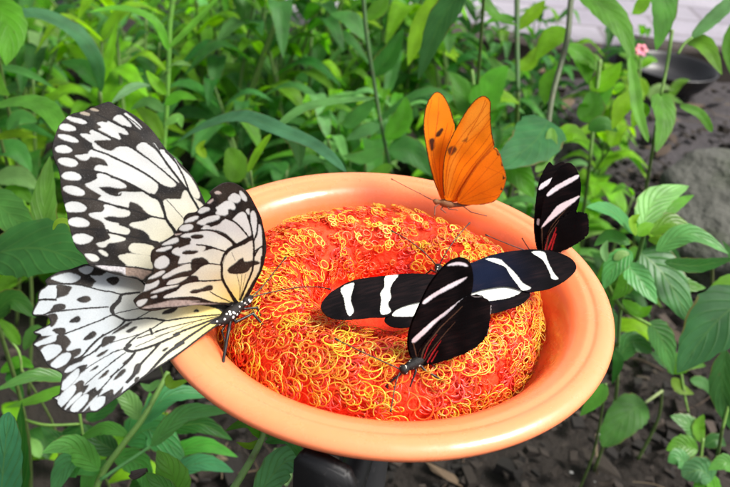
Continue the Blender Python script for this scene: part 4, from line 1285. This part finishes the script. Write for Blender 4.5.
p = Plant('leafy_stem_plant', 'tall light green stem under the lower wing with drooping serrated leaves', gp(88, 520, .44))
p.m = m_rib
p.S([(88, 520), (100, 478), (122, 446), (141, 421), (155, 397), (168, 372)], 6, [.40, .44], (0.17, 0.34, 0.06))
p.L([(99, 470), (72, 447), (42, 453)], 27, [.40, .37], (0.17, 0.46, 0.10), 'ovate', UP * .8 - CF * .7, .35)
p.L([(98, 474), (70, 462), (52, 500)], 34, [.41, .38], (0.12, 0.40, 0.11), 'ovate', -CF * .8 + UP * .4 + CX * -.3, .25)
p.L([(128, 435), (104, 428), (75, 443)], 14, [.42, .42], (0.10, 0.36, 0.05))
p.L([(142, 425), (170, 395), (212, 396)], 25, [.43, .45], (0.085, 0.36, 0.13), 'ovate', UP * .9 - CF * .4, .3)
p.L([(151, 446), (185, 415), (231, 412)], 23, [.41, .40], (0.13, 0.40, 0.10), 'ovate', UP * .9 - CF * .5, .35, ((100, 480), 3.5, .40))
p.L([(128, 445), (150, 430), (186, 462)], 44, [.46, .46], (0.085, 0.36, 0.13), 'ovate', -CF + UP * .3, .15)
p.L([(140, 420), (128, 400), (112, 388)], 20, .45, G_PALE).L([(112, 455), (140, 465), (150, 500)], 26, .44, (0.10, 0.36, 0.05))
p.L([(118, 452), (100, 442), (84, 424)], 24, .47, G_DARK).L([(135, 430), (150, 412), (150, 392)], 20, .48, (0.10, 0.36, 0.05)).L([(110, 462), (90, 478), (84, 505)], 22, .43, (0.10, 0.36, 0.05)).L([(150, 470), (140, 490), (120, 505)], 26, .45, G_DARK).L([(165, 430), (200, 424), (232, 440)], 20, .48, G_DARK)
p.L([(160, 460), (200, 445), (238, 457)], 19, [.47, .47], (0.10, 0.36, 0.05), 'ovate', UP * .9 - CF * .5).L([(160, 478), (200, 463), (234, 472)], 22, [.46, .45], (0.085, 0.36, 0.13), 'ovate', UP * .9 - CF * .5)
p.L([(168, 374), (172, 385), (192, 378)], 10, .42, G_LIME).L([(160, 380), (150, 388), (140, 383)], 9, .42, G_PALE).done()

p = Plant('curled_leaf_sprout', 'young sprout with a curled strongly ribbed leaf and a withered brown tip', gp(165, 560, .36))
p.m = m_rib
p.L([(178, 500), (172, 474), (157, 450)], 36, [.335, .330], (0.13, 0.40, 0.07), 'ovate', -CF + UP * .4, .35)
p.L([(176, 505), (164, 488), (146, 472)], 24, [.328, .325], (0.09, 0.29, 0.05), 'ovate', -CF + UP * .5 - CX * .3, .4)
mbw = MB()
for k in range(7):
    q = [np.array(P(134 + rnd.uniform(-5, 5), 474 + rnd.uniform(-5, 4), .333)) for _ in range(2)]
    tube(mbw, spline([np.array(P(147, 470, .333)), q[0], q[1]], 4), np.linspace(.0011, .0005, 9), 5, (0.06, 0.045, 0.035))
p.ground((162, 500), 4, .335)
p.s.v += mbw.v; p.s.f += [tuple(i + p.s.n for i in f) for f in mbw.f]; p.s.c += mbw.c; p.s.uv += mbw.uv; p.s.n += mbw.n
p.done()

p = Plant('rising_shoot', 'light green shoot rising to the underside of the dish beside the black bracket', gp(230, 520, .33))
p.m = m_rib
p.S([(226, 500), (240, 478), (252, 458), (262, 438), (263, 428)], 7, [.31, .315], (0.17, 0.33, 0.08))
p.L([(262, 438), (246, 424), (225, 431)], 14, [.315, .30], G_MID, 'ovate', UP - CF * .4).L([(263, 434), (282, 437), (312, 446)], 11, [.315, .33], G_MID)
p.L([(265, 442), (290, 440), (312, 478)], 13, [.315, .32], G_BLUE).L([(255, 500), (285, 462), (310, 470)], 34, [.33, .325], (0.10, 0.34, 0.13), 'ovate', -CF + UP * .5)
p.L([(262, 440), (250, 446), (236, 442)], 8, .315, G_LIME).done()

p = Plant('big_leaf_plant', 'dark green plant with one broad leaf reaching right behind the white spotted wings', gp(-40, 330, .46))
p.L([(-25, 258), (25, 248), (60, 254), (90, 272)], 72, [.40, .37], (0.035, 0.15, 0.035), 'ovate', UP * .75 - CF * .7, .12)
p.L([(-20, 190), (10, 215), (40, 238)], 40, [.44, .42], G_BLUE).L([(-10, 320), (12, 300), (36, 318)], 26, .45, G_DARK)
p.L([(46, 258), (44, 205), (50, 156)], 27, [.43, .44], (0.075, 0.25, 0.03), 'ovate', -CF + CX * .2, .25)
p.ground((-25, 258), 5, .40).done()

p = Plant('low_weed', 'small weed with thin stalks between the broad leaf and the wing edge', gp(20, 360, .55))
p.S([(0, 330), (18, 350), (22, 372)], 2.5, .52).L([(20, 345), (10, 330), (-4, 318)], 12, .52, G_MID).L([(22, 362), (14, 378), (24, 398)], 18, .53, G_DARK).L([(0, 372), (20, 362), (34, 368)], 14, .53, G_MID).L([(24, 350), (34, 332), (44, 330)], 16, .54, G_BLUE)
p.ground((22, 370), 2.5, .52).done()
p = Plant('hooked_shoot', 'tiny pale lime shoot hooked over the edge of the spotted wing', gp(150, 300, .62))
p.L([(72, 228), (66, 221), (57, 222), (53, 230)], 5.5, [.262, .266], (0.30, 0.5, 0.08), 'strap', -CF, .2).S([(72, 228), (84, 244), (112, 275)], 2, [.262, .40]).ground((112, 275), 2, .40).done()

p = Plant('arching_leaf_plant', 'lime strap leaf arching from the left edge behind the wing tip', gp(-20, 180, .62))
p.L([(-8, 107), (25, 101), (50, 112), (66, 140)], 24, [.55, .50], (0.095, 0.28, 0.03), 'strap', UP - CF * .4, .2)
p.L([(-4, 138), (15, 134), (38, 138)], 11, .55, G_LIME).L([(-8, 150), (15, 150), (32, 172)], 24, .58, G_BLUE).L([(-5, 180), (18, 176), (40, 190)], 24, .56, G_PALE).L([(0, 200), (18, 190), (34, 205)], 18, .56, G_MID)
p.L([(8, 132), (20, 118), (38, 122)], 22, .60, G_BLUE).ground((-8, 107), 4, .55).done()

p = Plant('striped_leaf_plant', 'plant with a long grey green blade curving across the top left', gp(70, 170, .78))
p.L([(-6, 18), (36, 13), (74, 30), (96, 60), (101, 92)], 19, [.60, .66], (0.065, 0.20, 0.07), 'strap', UP - CF * .6, .15)
p.L([(-6, 66), (24, 72), (54, 88)], 10, .62, G_BLUE).L([(98, 90), (108, 60), (118, 18)], 11, .66, G_LIME).L([(100, 88), (84, 68), (60, 62)], 20, .7, G_DARK).ground((100, 92), 4, .67).done()
p = Plant('round_leaf_plant', 'plant whose big lime leaf hangs in at the top left corner', gp(-30, 120, .70))
p.L([(-14, -6), (8, 26), (6, 66)], 40, [.55, .54], (0.085, 0.27, 0.022), 'ovate', -CF + CX * .35, .15).L([(-10, 60), (-4, 85), (10, 96)], 18, .6, G_MID).ground((-14, -6), 4, .55).done()

p = Plant('forked_blade_plant', 'slender upright stem forking into two long lime blades above the large wing', gp(166, 215, .70))
p.S([(174, -8), (170, 20), (169, 47), (168, 80), (167, 104), (165, 135), (162, 175)], 5, [.60, .66], (0.14, 0.34, 0.05))
p.L([(168, 50), (155, 22), (125, 9), (90, 12)], 12, [.60, .57], (0.12, 0.34, 0.03), 'strap', UP - CF * .4, .3)
p.L([(169, 48), (190, 28), (222, -6)], 10, [.60, .60], (0.13, 0.36, 0.04), 'strap', UP - CF * .4, .3)
p.L([(162, 75), (176, 64), (192, 66)], 13, [.60, .58], G_PALE, 'ovate', UP - CF * .3).L([(150, 85), (132, 88), (111, 104)], 16, [.58, .55], (0.18, 0.36, 0.17), 'ovate', UP - CF * .3)
p.L([(166, 95), (155, 82), (146, 70)], 12, .60, G_LIME).L([(165, 105), (180, 96), (198, 100)], 14, .62, G_MID).L([(164, 112), (148, 102), (130, 110)], 14, .60, G_BLUE).L([(164, 125), (178, 118), (182, 128)], 12, .6, G_PALE)
p.L([(163, 140), (150, 118), (134, 106)], 16, .62, G_MID).ground((162, 175), 5, .66).done()

p = Plant('drooping_blade_plant', 'blue green blade bending over the back left rim of the dish', gp(250, 240, .62))
p.L([(178, 141), (205, 126), (242, 116), (280, 130), (318, 147), (346, 172)], 20, [.56, .46], (0.07, 0.22, 0.09), 'strap', UP - CF * .5, .2)
p.L([(276, 128), (300, 110), (330, 102), (375, 98)], 12, [.56, .58], (0.10, 0.26, 0.08), 'strap', UP - CF * .5, .2).L([(248, 172), (258, 152), (271, 134)], 9, .54, G_LIME, 'strap')
p.L([(232, 182), (236, 165), (228, 148)], 25, .60, (0.10, 0.27, 0.02), 'round', -CF, .2).L([(206, 158), (200, 148), (206, 140)], 10, .6, G_LIME)
p.L([(280, 130), (296, 140), (300, 168)], 22, .60, G_DARK).ground((250, 168), 3, .55).done()

p = Plant('slim_stem_plant', 'plant on a slim dark stem with paired leaves, straight behind the dish', gp(392, 210, .78))
p.S([(363, -8), (366, 30), (372, 70), (382, 129), (392, 175)], 4, [.68, .72], (0.05, 0.12, 0.03))
p.L([(374, 100), (352, 122), (344, 126)], 20, .70, G_BLUE).L([(380, 125), (362, 132), (346, 140)], 16, .70, (0.10, 0.26, 0.09)).L([(386, 140), (402, 120), (406, 96)], 24, .70, G_MID).L([(388, 150), (412, 152), (432, 176)], 30, .70, (0.05, 0.18, 0.04), 'ovate', -CF + UP * .3)
p.L([(384, 150), (362, 158), (342, 156)], 16, .68, G_BLUE).L([(372, 75), (388, 58), (404, 28)], 24, .72, G_DARK).L([(368, 40), (350, 20), (330, 14)], 22, .72, G_BLUE).L([(392, 165), (380, 172), (362, 176)], 14, .68, G_MID).L([(366, 20), (380, 8), (388, -8)], 18, .72, G_MID)
p.ground((392, 175), 4, .72).done()

p = Plant('hanging_leaf_plant', 'plant with a long dark leaf hanging down left of the orange butterfly', gp(470, 130, .90))
p.L([(466, -14), (440, 22), (418, 80)], 30, [.55, .56], (0.035, 0.135, 0.04), 'ovate', -CF + CX * -.4 + UP * .2, .2)
p.L([(440, -10), (420, 30), (408, 66)], 22, .66, G_LIME).L([(478, -12), (494, 14), (518, 26)], 14, .7, G_MID).S([(466, -14), (480, -30), (490, -40)], 4, .55)
p.ground((486, -34), 4, .6).done()

p = Plant('lime_leaf_plant', 'lime leaved plant directly behind the orange butterfly', gp(450, 160, .86))
p.L([(478, 110), (492, 84), (508, 66)], 34, .72, (0.09, 0.29, 0.025), 'heart', -CF + UP * .4, .15).L([(470, 112), (462, 90), (450, 72)], 28, .74, (0.075, 0.25, 0.03), 'heart', -CF + UP * .4).L([(476, 118), (462, 108), (446, 104)], 22, .74, G_MID)
p.L([(480, 100), (500, 96), (520, 104)], 18, .78, G_LIME).S([(472, 70), (475, 110), (470, 150)], 3, .74).ground((470, 150), 3, .74).done()

p = Plant('reed_stem_plant', 'thin straight green stem with small leaves right of the orange butterfly', gp(520, 130, .95))
p.S([(517, -8), (517, 40), (518, 92)], 5, .80, (0.045, 0.12, 0.025)).L([(517, 20), (500, 18), (484, 24)], 10, .8, G_MID).L([(517, 30), (535, 12), (545, 0)], 16, .8, G_LIME).L([(518, 80), (500, 70), (490, 56)], 16, .82, G_MID).L([(518, 70), (530, 62), (540, 44)], 18, .84, G_LIME).ground((518, 92), 5, .80).done()

p = Plant('heart_leaf_plant', 'dark heart shaped leaf with a lime edge behind the upright folded black wings', gp(545, 240, .62))
p.L([(549, 121), (530, 146), (492, 168)], 56, [.55, .50], (0.04, 0.165, 0.055), 'heart', -CF * .9 + UP * .5, .12).L([(552, 128), (549, 152), (536, 172)], 14, [.54, .52], (0.13, 0.32, 0.05), 'strap', -CF)
p.L([(506, 162), (520, 176), (534, 198)], 30, .56, G_MID, 'ovate', -CF + UP * .3).L([(556, 140), (572, 132), (588, 140)], 20, .6, G_LIME)
p.S([(575, -10), (571, 0), (567, 40), (553, 94), (548, 130), (545, 170)], 6, [.66, .56], (0.055, 0.075, 0.03)).L([(568, 30), (550, 40), (536, 60)], 24, .66, G_LIME).L([(566, 45), (584, 60), (588, 84)], 24, .68, G_MID).L([(560, 70), (548, 84), (545, 105)], 20, .66, G_MID)
p.ground((545, 170), 5, .56).done()

p = Plant('tall_drooping_plant', 'tall top right plant with a broad arching lime leaf and long drooping tip', gp(600, 130, .90))
p.L([(572, -12), (602, 6), (622, 30), (634, 64)], 33, [.60, .58], (0.075, 0.25, 0.025), 'ovate', UP * .5 - CF * .8, .2)
p.L([(630, 56), (634, 84), (638, 112), (648, 142)], 13, [.58, .56], (0.13, 0.34, 0.03), 'strap', -CF, .3)
p.L([(638, 96), (622, 106), (612, 130)], 20, .60, G_LIME).L([(600, 70), (590, 60), (575, 62)], 20, .68, G_MID).L([(590, 90), (606, 80), (622, 62)], 24, .66, G_LIME).L([(585, 105), (600, 100), (612, 84)], 20, .66, (0.10, 0.30, 0.03))
p.L([(580, 120), (592, 108), (590, 92)], 26, .64, (0.10, 0.29, 0.025), 'round').L([(588, 130), (604, 124), (618, 132)], 18, .62, G_BLUE).S([(600, 60), (596, 100), (590, 160)], 4, .66).ground((590, 160), 4, .66).done()

p = Plant('hanging_pair_plant', 'plant with a broad leaf hanging point down at the top right', gp(664, 150, .85))
p.L([(660, -24), (664, 10), (656, 51)], 31, [.60, .60], (0.08, 0.25, 0.03), 'ovate', -CF + CX * .2, .2).S([(672, 30), (668, 60), (661, 95)], 3.5, .60)
p.L([(660, 94), (664, 120), (656, 152)], 29, [.60, .58], (0.105, 0.31, 0.025), 'heart', -CF + CX * .15, .25).L([(650, 108), (640, 112), (632, 128)], 18, .6, G_LIME).L([(680, 106), (700, 114), (712, 132)], 11, .6, G_MID, 'strap')
p.L([(650, -10), (640, 8), (632, 14)], 14, .66, G_LIME).ground((661, 95), 4, .60).done()
p = Plant('pale_blade_plant', 'plant with a pale blade and a lime leaf at the top right corner', gp(900, 90, .80))
p.L([(740, -6), (716, 16), (692, 38)], 16, .58, (0.13, 0.30, 0.14), 'strap', UP - CF * .4).L([(688, 40), (704, 46), (722, 75)], 24, [.60, .58], (0.11, 0.31, 0.02), 'ovate', -CF + UP * .5, .3).L([(736, 20), (728, 50), (734, 80)], 14, .64, G_MID).S([(692, 38), (684, 44), (678, 54)], 3, .58).ground((740, 0), 4, .58).done()

p = Plant('flowering_weed', 'distant weed carrying a small pink flower beside the black bowl', gp(640, 95, 1.25))
p.L([(646, 96), (640, 84), (628, 76)], 14, 1.15, G_LIME).L([(648, 98), (660, 88), (676, 90)], 12, 1.15, G_PALE).L([(650, 100), (668, 98), (684, 104)], 10, 1.12, G_MID).L([(644, 100), (634, 92), (620, 96)], 12, 1.12, G_LIME).L([(668, 100), (678, 84), (690, 80)], 10, 1.15, G_MID)
p.L([(640, 70), (630, 58), (618, 54)], 12, 1.2, G_MID).L([(640, 68), (650, 60), (658, 62)], 10, 1.2, G_LIME).S([(641, 52), (640, 70), (638, 92)], 2, 1.2).ground((638, 92), 2, 1.2)
mb = MB()
for k in range(7):
    a = k * 0.9
    leaf(mb, [np.array(P(641, 50, 1.2)), np.array(P(641 + 4 * math.cos(a), 50 + 4 * math.sin(a), 1.195)), np.array(P(641 + 7 * math.cos(a), 50 + 6 * math.sin(a), 1.2))], 5 * 1.2 / FPX, -CF, (0.75, 0.25, 0.32), 'round')
m_pet, t, b = mat('petal', (0.75, 0.25, 0.32), 0.6); t.links.new(attr(t), b.inputs['Base Color'])
mb.build('flower', m_pet, p.o); p.done()

# right side, middle
p = Plant('glossy_leaf_plant', 'right hand plant with a shiny pale green leaf standing up at its centre', gp(640, 345, .64))
p.m = m_rib
p.S([(645, 230), (636, 262), (622, 300), (618, 345)], 4, [.47, .56], (0.12, 0.24, 0.06))
p.L([(642, 228), (656, 200), (689, 186)], 31, [.47, .50], (0.20, 0.46, 0.14), 'ovate', -CF * .8 + UP * .6 + CX * -.3, .35)
p.L([(652, 226), (674, 206), (694, 195)], 14, [.49, .52], G_MID).L([(634, 233), (612, 212), (586, 207)], 25, [.47, .45], (0.08, 0.30, 0.09), 'ovate', UP - CF * .5)
p.L([(650, 234), (672, 222), (700, 238)], 22, [.49, .49], G_MID).L([(656, 251), (690, 234), (729, 254)], 24, [.46, .45], (0.12, 0.36, 0.10), 'ovate', UP * .8 - CF * .7, .3)
p.L([(664, 262), (696, 266), (735, 258)], 18, [.48, .47], G_DARK).L([(640, 252), (664, 275), (693, 326)], 52, [.50, .49], (0.055, 0.22, 0.06), 'ovate', -CF * .8 + UP * .6, .12)
p.L([(626, 264), (640, 280), (657, 304)], 29, [.47, .46], (0.075, 0.29, 0.08), 'ovate', -CF * .8 + UP * .6, .25).L([(632, 252), (616, 264), (603, 290)], 25, [.46, .46], (0.10, 0.34, 0.07), 'ovate', -CF * .7 + UP * .6 + CX * -.3, .25)
p.L([(606, 262), (604, 250), (608, 240)], 9, .46, G_PALE).L([(614, 260), (622, 254), (632, 254)], 9, .46, G_PALE).L([(638, 236), (646, 228), (655, 224)], 14, .46, (0.17, 0.42, 0.03)).L([(636, 236), (632, 222), (640, 214)], 10, .46, G_LIME)
p.L([(630, 244), (610, 236), (594, 246)], 16, .47, (0.10, 0.34, 0.07)).L([(634, 262), (626, 284), (612, 300)], 20, .49, G_MID).L([(660, 268), (684, 284), (706, 288)], 18, .50, G_MID).L([(648, 240), (668, 240), (690, 226)], 14, .50, G_LIME).L([(622, 300), (640, 312), (652, 306)], 14, .52, G_LIME)
p.S([(606, 282), (622, 308), (650, 325)], 4, [.5, .54]).L([(649, 322), (662, 340), (673, 375)], 29, [.55, .56], (0.06, 0.24, 0.05), 'ovate', -CF + UP * .3).L([(618, 360), (632, 342), (652, 352)], 22, .56, (0.05, 0.18, 0.035), 'round')
p.L([(600, 300), (612, 320), (618, 340)], 14, .56, G_DARK).ground((618, 345), 4, .56).done()

p = Plant('broad_leaf_shrub', 'dark green shrub at the right edge with one large pointed leaf', gp(745, 430, .58))
p.L([(752, 294), (716, 322), (677, 373)], 62, [.47, .46], (0.04, 0.155, 0.05), 'ovate', -CF * .7 + UP * .7, .15)
p.L([(726, 350), (722, 392), (733, 432)], 26, [.50, .50], (0.045, 0.17, 0.045), 'ovate', -CF + CX * -.4).L([(742, 278), (724, 284), (702, 298)], 16, .52, (0.12, 0.33, 0.03), 'ovate').S([(740, 330), (734, 380), (722, 430)], 4, .50)
p.L([(738, 300), (738, 270), (722, 240)], 20, .55, G_DARK).S([(712, 262), (712, 285), (710, 318)], 3, [.56, .6], (0.12, 0.14, 0.05)).ground((722, 430), 4, .50).done()

p = Plant('shaded_weed', 'low weed below the right hand plant with small yellowing leaves', gp(690, 420, .72))
p.L([(668, 372), (684, 362), (706, 366)], 22, .60, G_MID).L([(672, 378), (680, 388), (694, 394)], 14, .62, (0.16, 0.28, 0.03)).L([(690, 380), (704, 384), (712, 396)], 14, .62, G_BLUE).L([(676, 362), (664, 360), (650, 352)], 18, .60, G_DARK).S([(680, 366), (684, 392), (688, 412)], 2.5, .62).ground((688, 410), 2.5, .62).done()

p = Plant('seedling', 'single oval leaf on a long pale stalk over the dark soil', gp(662, 400, .70))
p.L([(645, 403), (628, 414), (602, 446)], 36, [.64, .62], (0.055, 0.19, 0.03), 'round', UP * .7 - CF * .7, .12).S([(662, 391), (645, 403)], 3, [.66, .64], (0.2, 0.26, 0.10)).ground((662, 391), 3, .66).done()
p = Plant('leafy_seedling', 'cluster of soft green leaves at the bottom right corner', gp(690, 500, .62))
p.m = m_rib
p.L([(700, 440), (688, 424), (670, 416)], 22, .58, (0.06, 0.21, 0.045)).L([(702, 442), (698, 428), (704, 414)], 16, .58, G_MID).L([(698, 450), (682, 446), (666, 450)], 24, .57, G_MID).L([(690, 470), (678, 458), (668, 462)], 22, .56, (0.06, 0.22, 0.06))
p.L([(712, 480), (700, 470), (682, 476)], 28, .54, (0.065, 0.22, 0.07), 'round').L([(735, 470), (724, 462), (708, 470)], 18, .52, (0.09, 0.28, 0.06)).L([(720, 500), (706, 482), (694, 496)], 24, .54, G_MID).L([(704, 446), (716, 440), (726, 446)], 16, .58, G_DARK)
p.S([(703, 438), (700, 470), (700, 510)], 3, .57).ground((700, 500), 3, .57).done()
p = Plant('hidden_seedling', 'lime leaf peeping out below the right rim of the dish', gp(600, 420, .60))
p.L([(606, 384), (596, 398), (580, 416)], 18, .48, (0.08, 0.26, 0.03), 'ovate').L([(612, 350), (618, 362), (612, 384)], 12, .50, G_DARK).ground((606, 384), 3, .48).done()

# ------------------------------------------------------------------ undergrowth further back: four kinds, copied
UG = 'leafy plants of the undergrowth behind the dish'


def bush(kind, seed):
    rg = random.Random(seed)
    o = empty('undergrowth_plant', (0, 0, 0))
    f = MB(); s = MB()
    for st_ in range(rg.choice((2, 3, 3))):
        h = rg.uniform(.17, .30); lean = np.array((rg.uniform(-.07, .07), rg.uniform(-.07, .07), 0)); b0 = np.array((rg.uniform(-.03, .03), rg.uniform(-.03, .03), 0))
        stem = spline([b0, b0 + lean * .3 + UP * h * .5, b0 + lean + UP * h], 8)
        tube(s, stem, np.linspace(.0035, .0016, len(stem)), 7, (0.09, 0.17, 0.035))
        nn = rg.randint(5, 7)
        a = rg.uniform(0, 6.28)
        for k in range(nn):
            q = .22 + .78 * k / (nn - 1)
            at = stem[int(q * (len(stem) - 1))]
            a += 1.57 + rg.uniform(-.4, .4)
            for side in (0, math.pi):
                if rg.random() < .12: continue
                aa = a + side
                d = np.array((math.cos(aa), math.sin(aa), 0))
                ln = rg.uniform(.07, .15) * (1.15 - .5 * q) * (1.0, .8, 1.25, .9)[kind]
                up = rg.uniform(.1, .6) + .4 * q
                m = at + d * ln * .5 + UP * ln * .5 * up
                tip = at + d * ln + UP * ln * (up * .5 - rg.uniform(.1, .5))
                leaf(f, [at, m, tip], ln * (.34, .44, .19, .37)[kind], UP + d * .2, rg.choice(((G_MID, G_BLUE, G_DARK), (G_LIME, G_MID, G_LIME), (G_BLUE, G_MID, G_PALE), (G_MID, G_LIME, G_DARK))[kind]), ('ovate', 'heart', 'strap', 'ovate')[kind], .3, nl=10, rg=rg)
    f.build('foliage', m_leaf, o); s.build('stem', m_stem, o)
    return o


kinds = [bush(k, 20 + k) for k in range(4)] + [bush(k, 60 + k) for k in range(4)]
KL = ['bushy plant with pointed mid green leaves in the undergrowth behind the dish', 'plant with heart shaped lime leaves in the undergrowth behind the dish',
      'plant with long narrow blades in the undergrowth behind the dish', 'plant with mixed light and dark leaves in the undergrowth behind the dish']
rg = random.Random(5)
spots = []
tries = 0
while len(spots) < 92 and tries < 9000:
    tries += 1
    px = rg.uniform(-60, 790) if len(spots) < 60 else rg.choice((rg.uniform(-420, -70), rg.uniform(840, 1150)))
    d = rg.uniform(.68, 1.75)
    g = P(px, 120, d)
    y = g.y; x = g.x
    if y < (.42 if len(spots) < 60 else .05): continue
    q = pix((x, y, 0.0))
    # open soil on the right, the bowl and the strip of path stay in view
    if 600 < q[0] < 830: continue
    if 430 < q[0] and y > 1.25: continue
    if len(spots) >= 60 and -90 < q[0] < 830: continue
    if min([(x - a) ** 2 + (y - b_) ** 2 for a, b_ in spots] or [1]) < .085 ** 2: continue
    spots.append((x, y))
first = set()
for i, (x, y) in enumerate(spots):
    k = i % 8
    if k not in first:
        o = kinds[k]; first.add(k)
    else:
        src = kinds[k]; o = src.copy(); COL.objects.link(o)
        for chd in src.children:
            c2 = chd.copy(); COL.objects.link(c2); c2.parent = o; c2.matrix_parent_inverse = Matrix.Identity(4)
    o.location = (x, y, 0); o.rotation_euler = (0, 0, rg.uniform(0, 6.28)); s_ = rg.uniform(.75, 1.15); 
    q = pix((x, y, 0.0))
    if q[0] > 430: s_ *= .72
    o.scale = (s_, s_, s_ * rg.uniform(.9, 1.1))
    tag(o, KL[k % 4], 'plant', UG)

# low ground cover between the stems
mb = MB()
for i in range(900):
    y = rg.uniform(.15, 1.75); x = rg.uniform(-1.1, .55) * (0.5 + y * .5)
    q = pix((x, y, 0))
    if q[0] > 560 or (q[0] > 400 and y < .5): continue
    if vnoise(np.array([[x, y]]), 6, 3)[0] < .35: continue
    a = rg.uniform(0, 6.28); ln = rg.uniform(.018, .05)
    d = np.array((math.cos(a), math.sin(a), 0)); b0 = np.array((x, y, rg.uniform(.005, .05)))
    leaf(mb, [b0, b0 + d * ln * .5 + UP * ln * .25, b0 + d * ln + UP * rg.uniform(-.01, .01)], ln * .5, UP, rg.choice((G_MID, G_DARK, G_LIME, G_BLUE, G_PALE)), 'ovate', .25, nl=6, rg=rg)
gc = mb.build('ground_cover', m_leaf); tag(gc, 'low small leaved ground cover spreading between the stems behind the dish', kind='stuff')
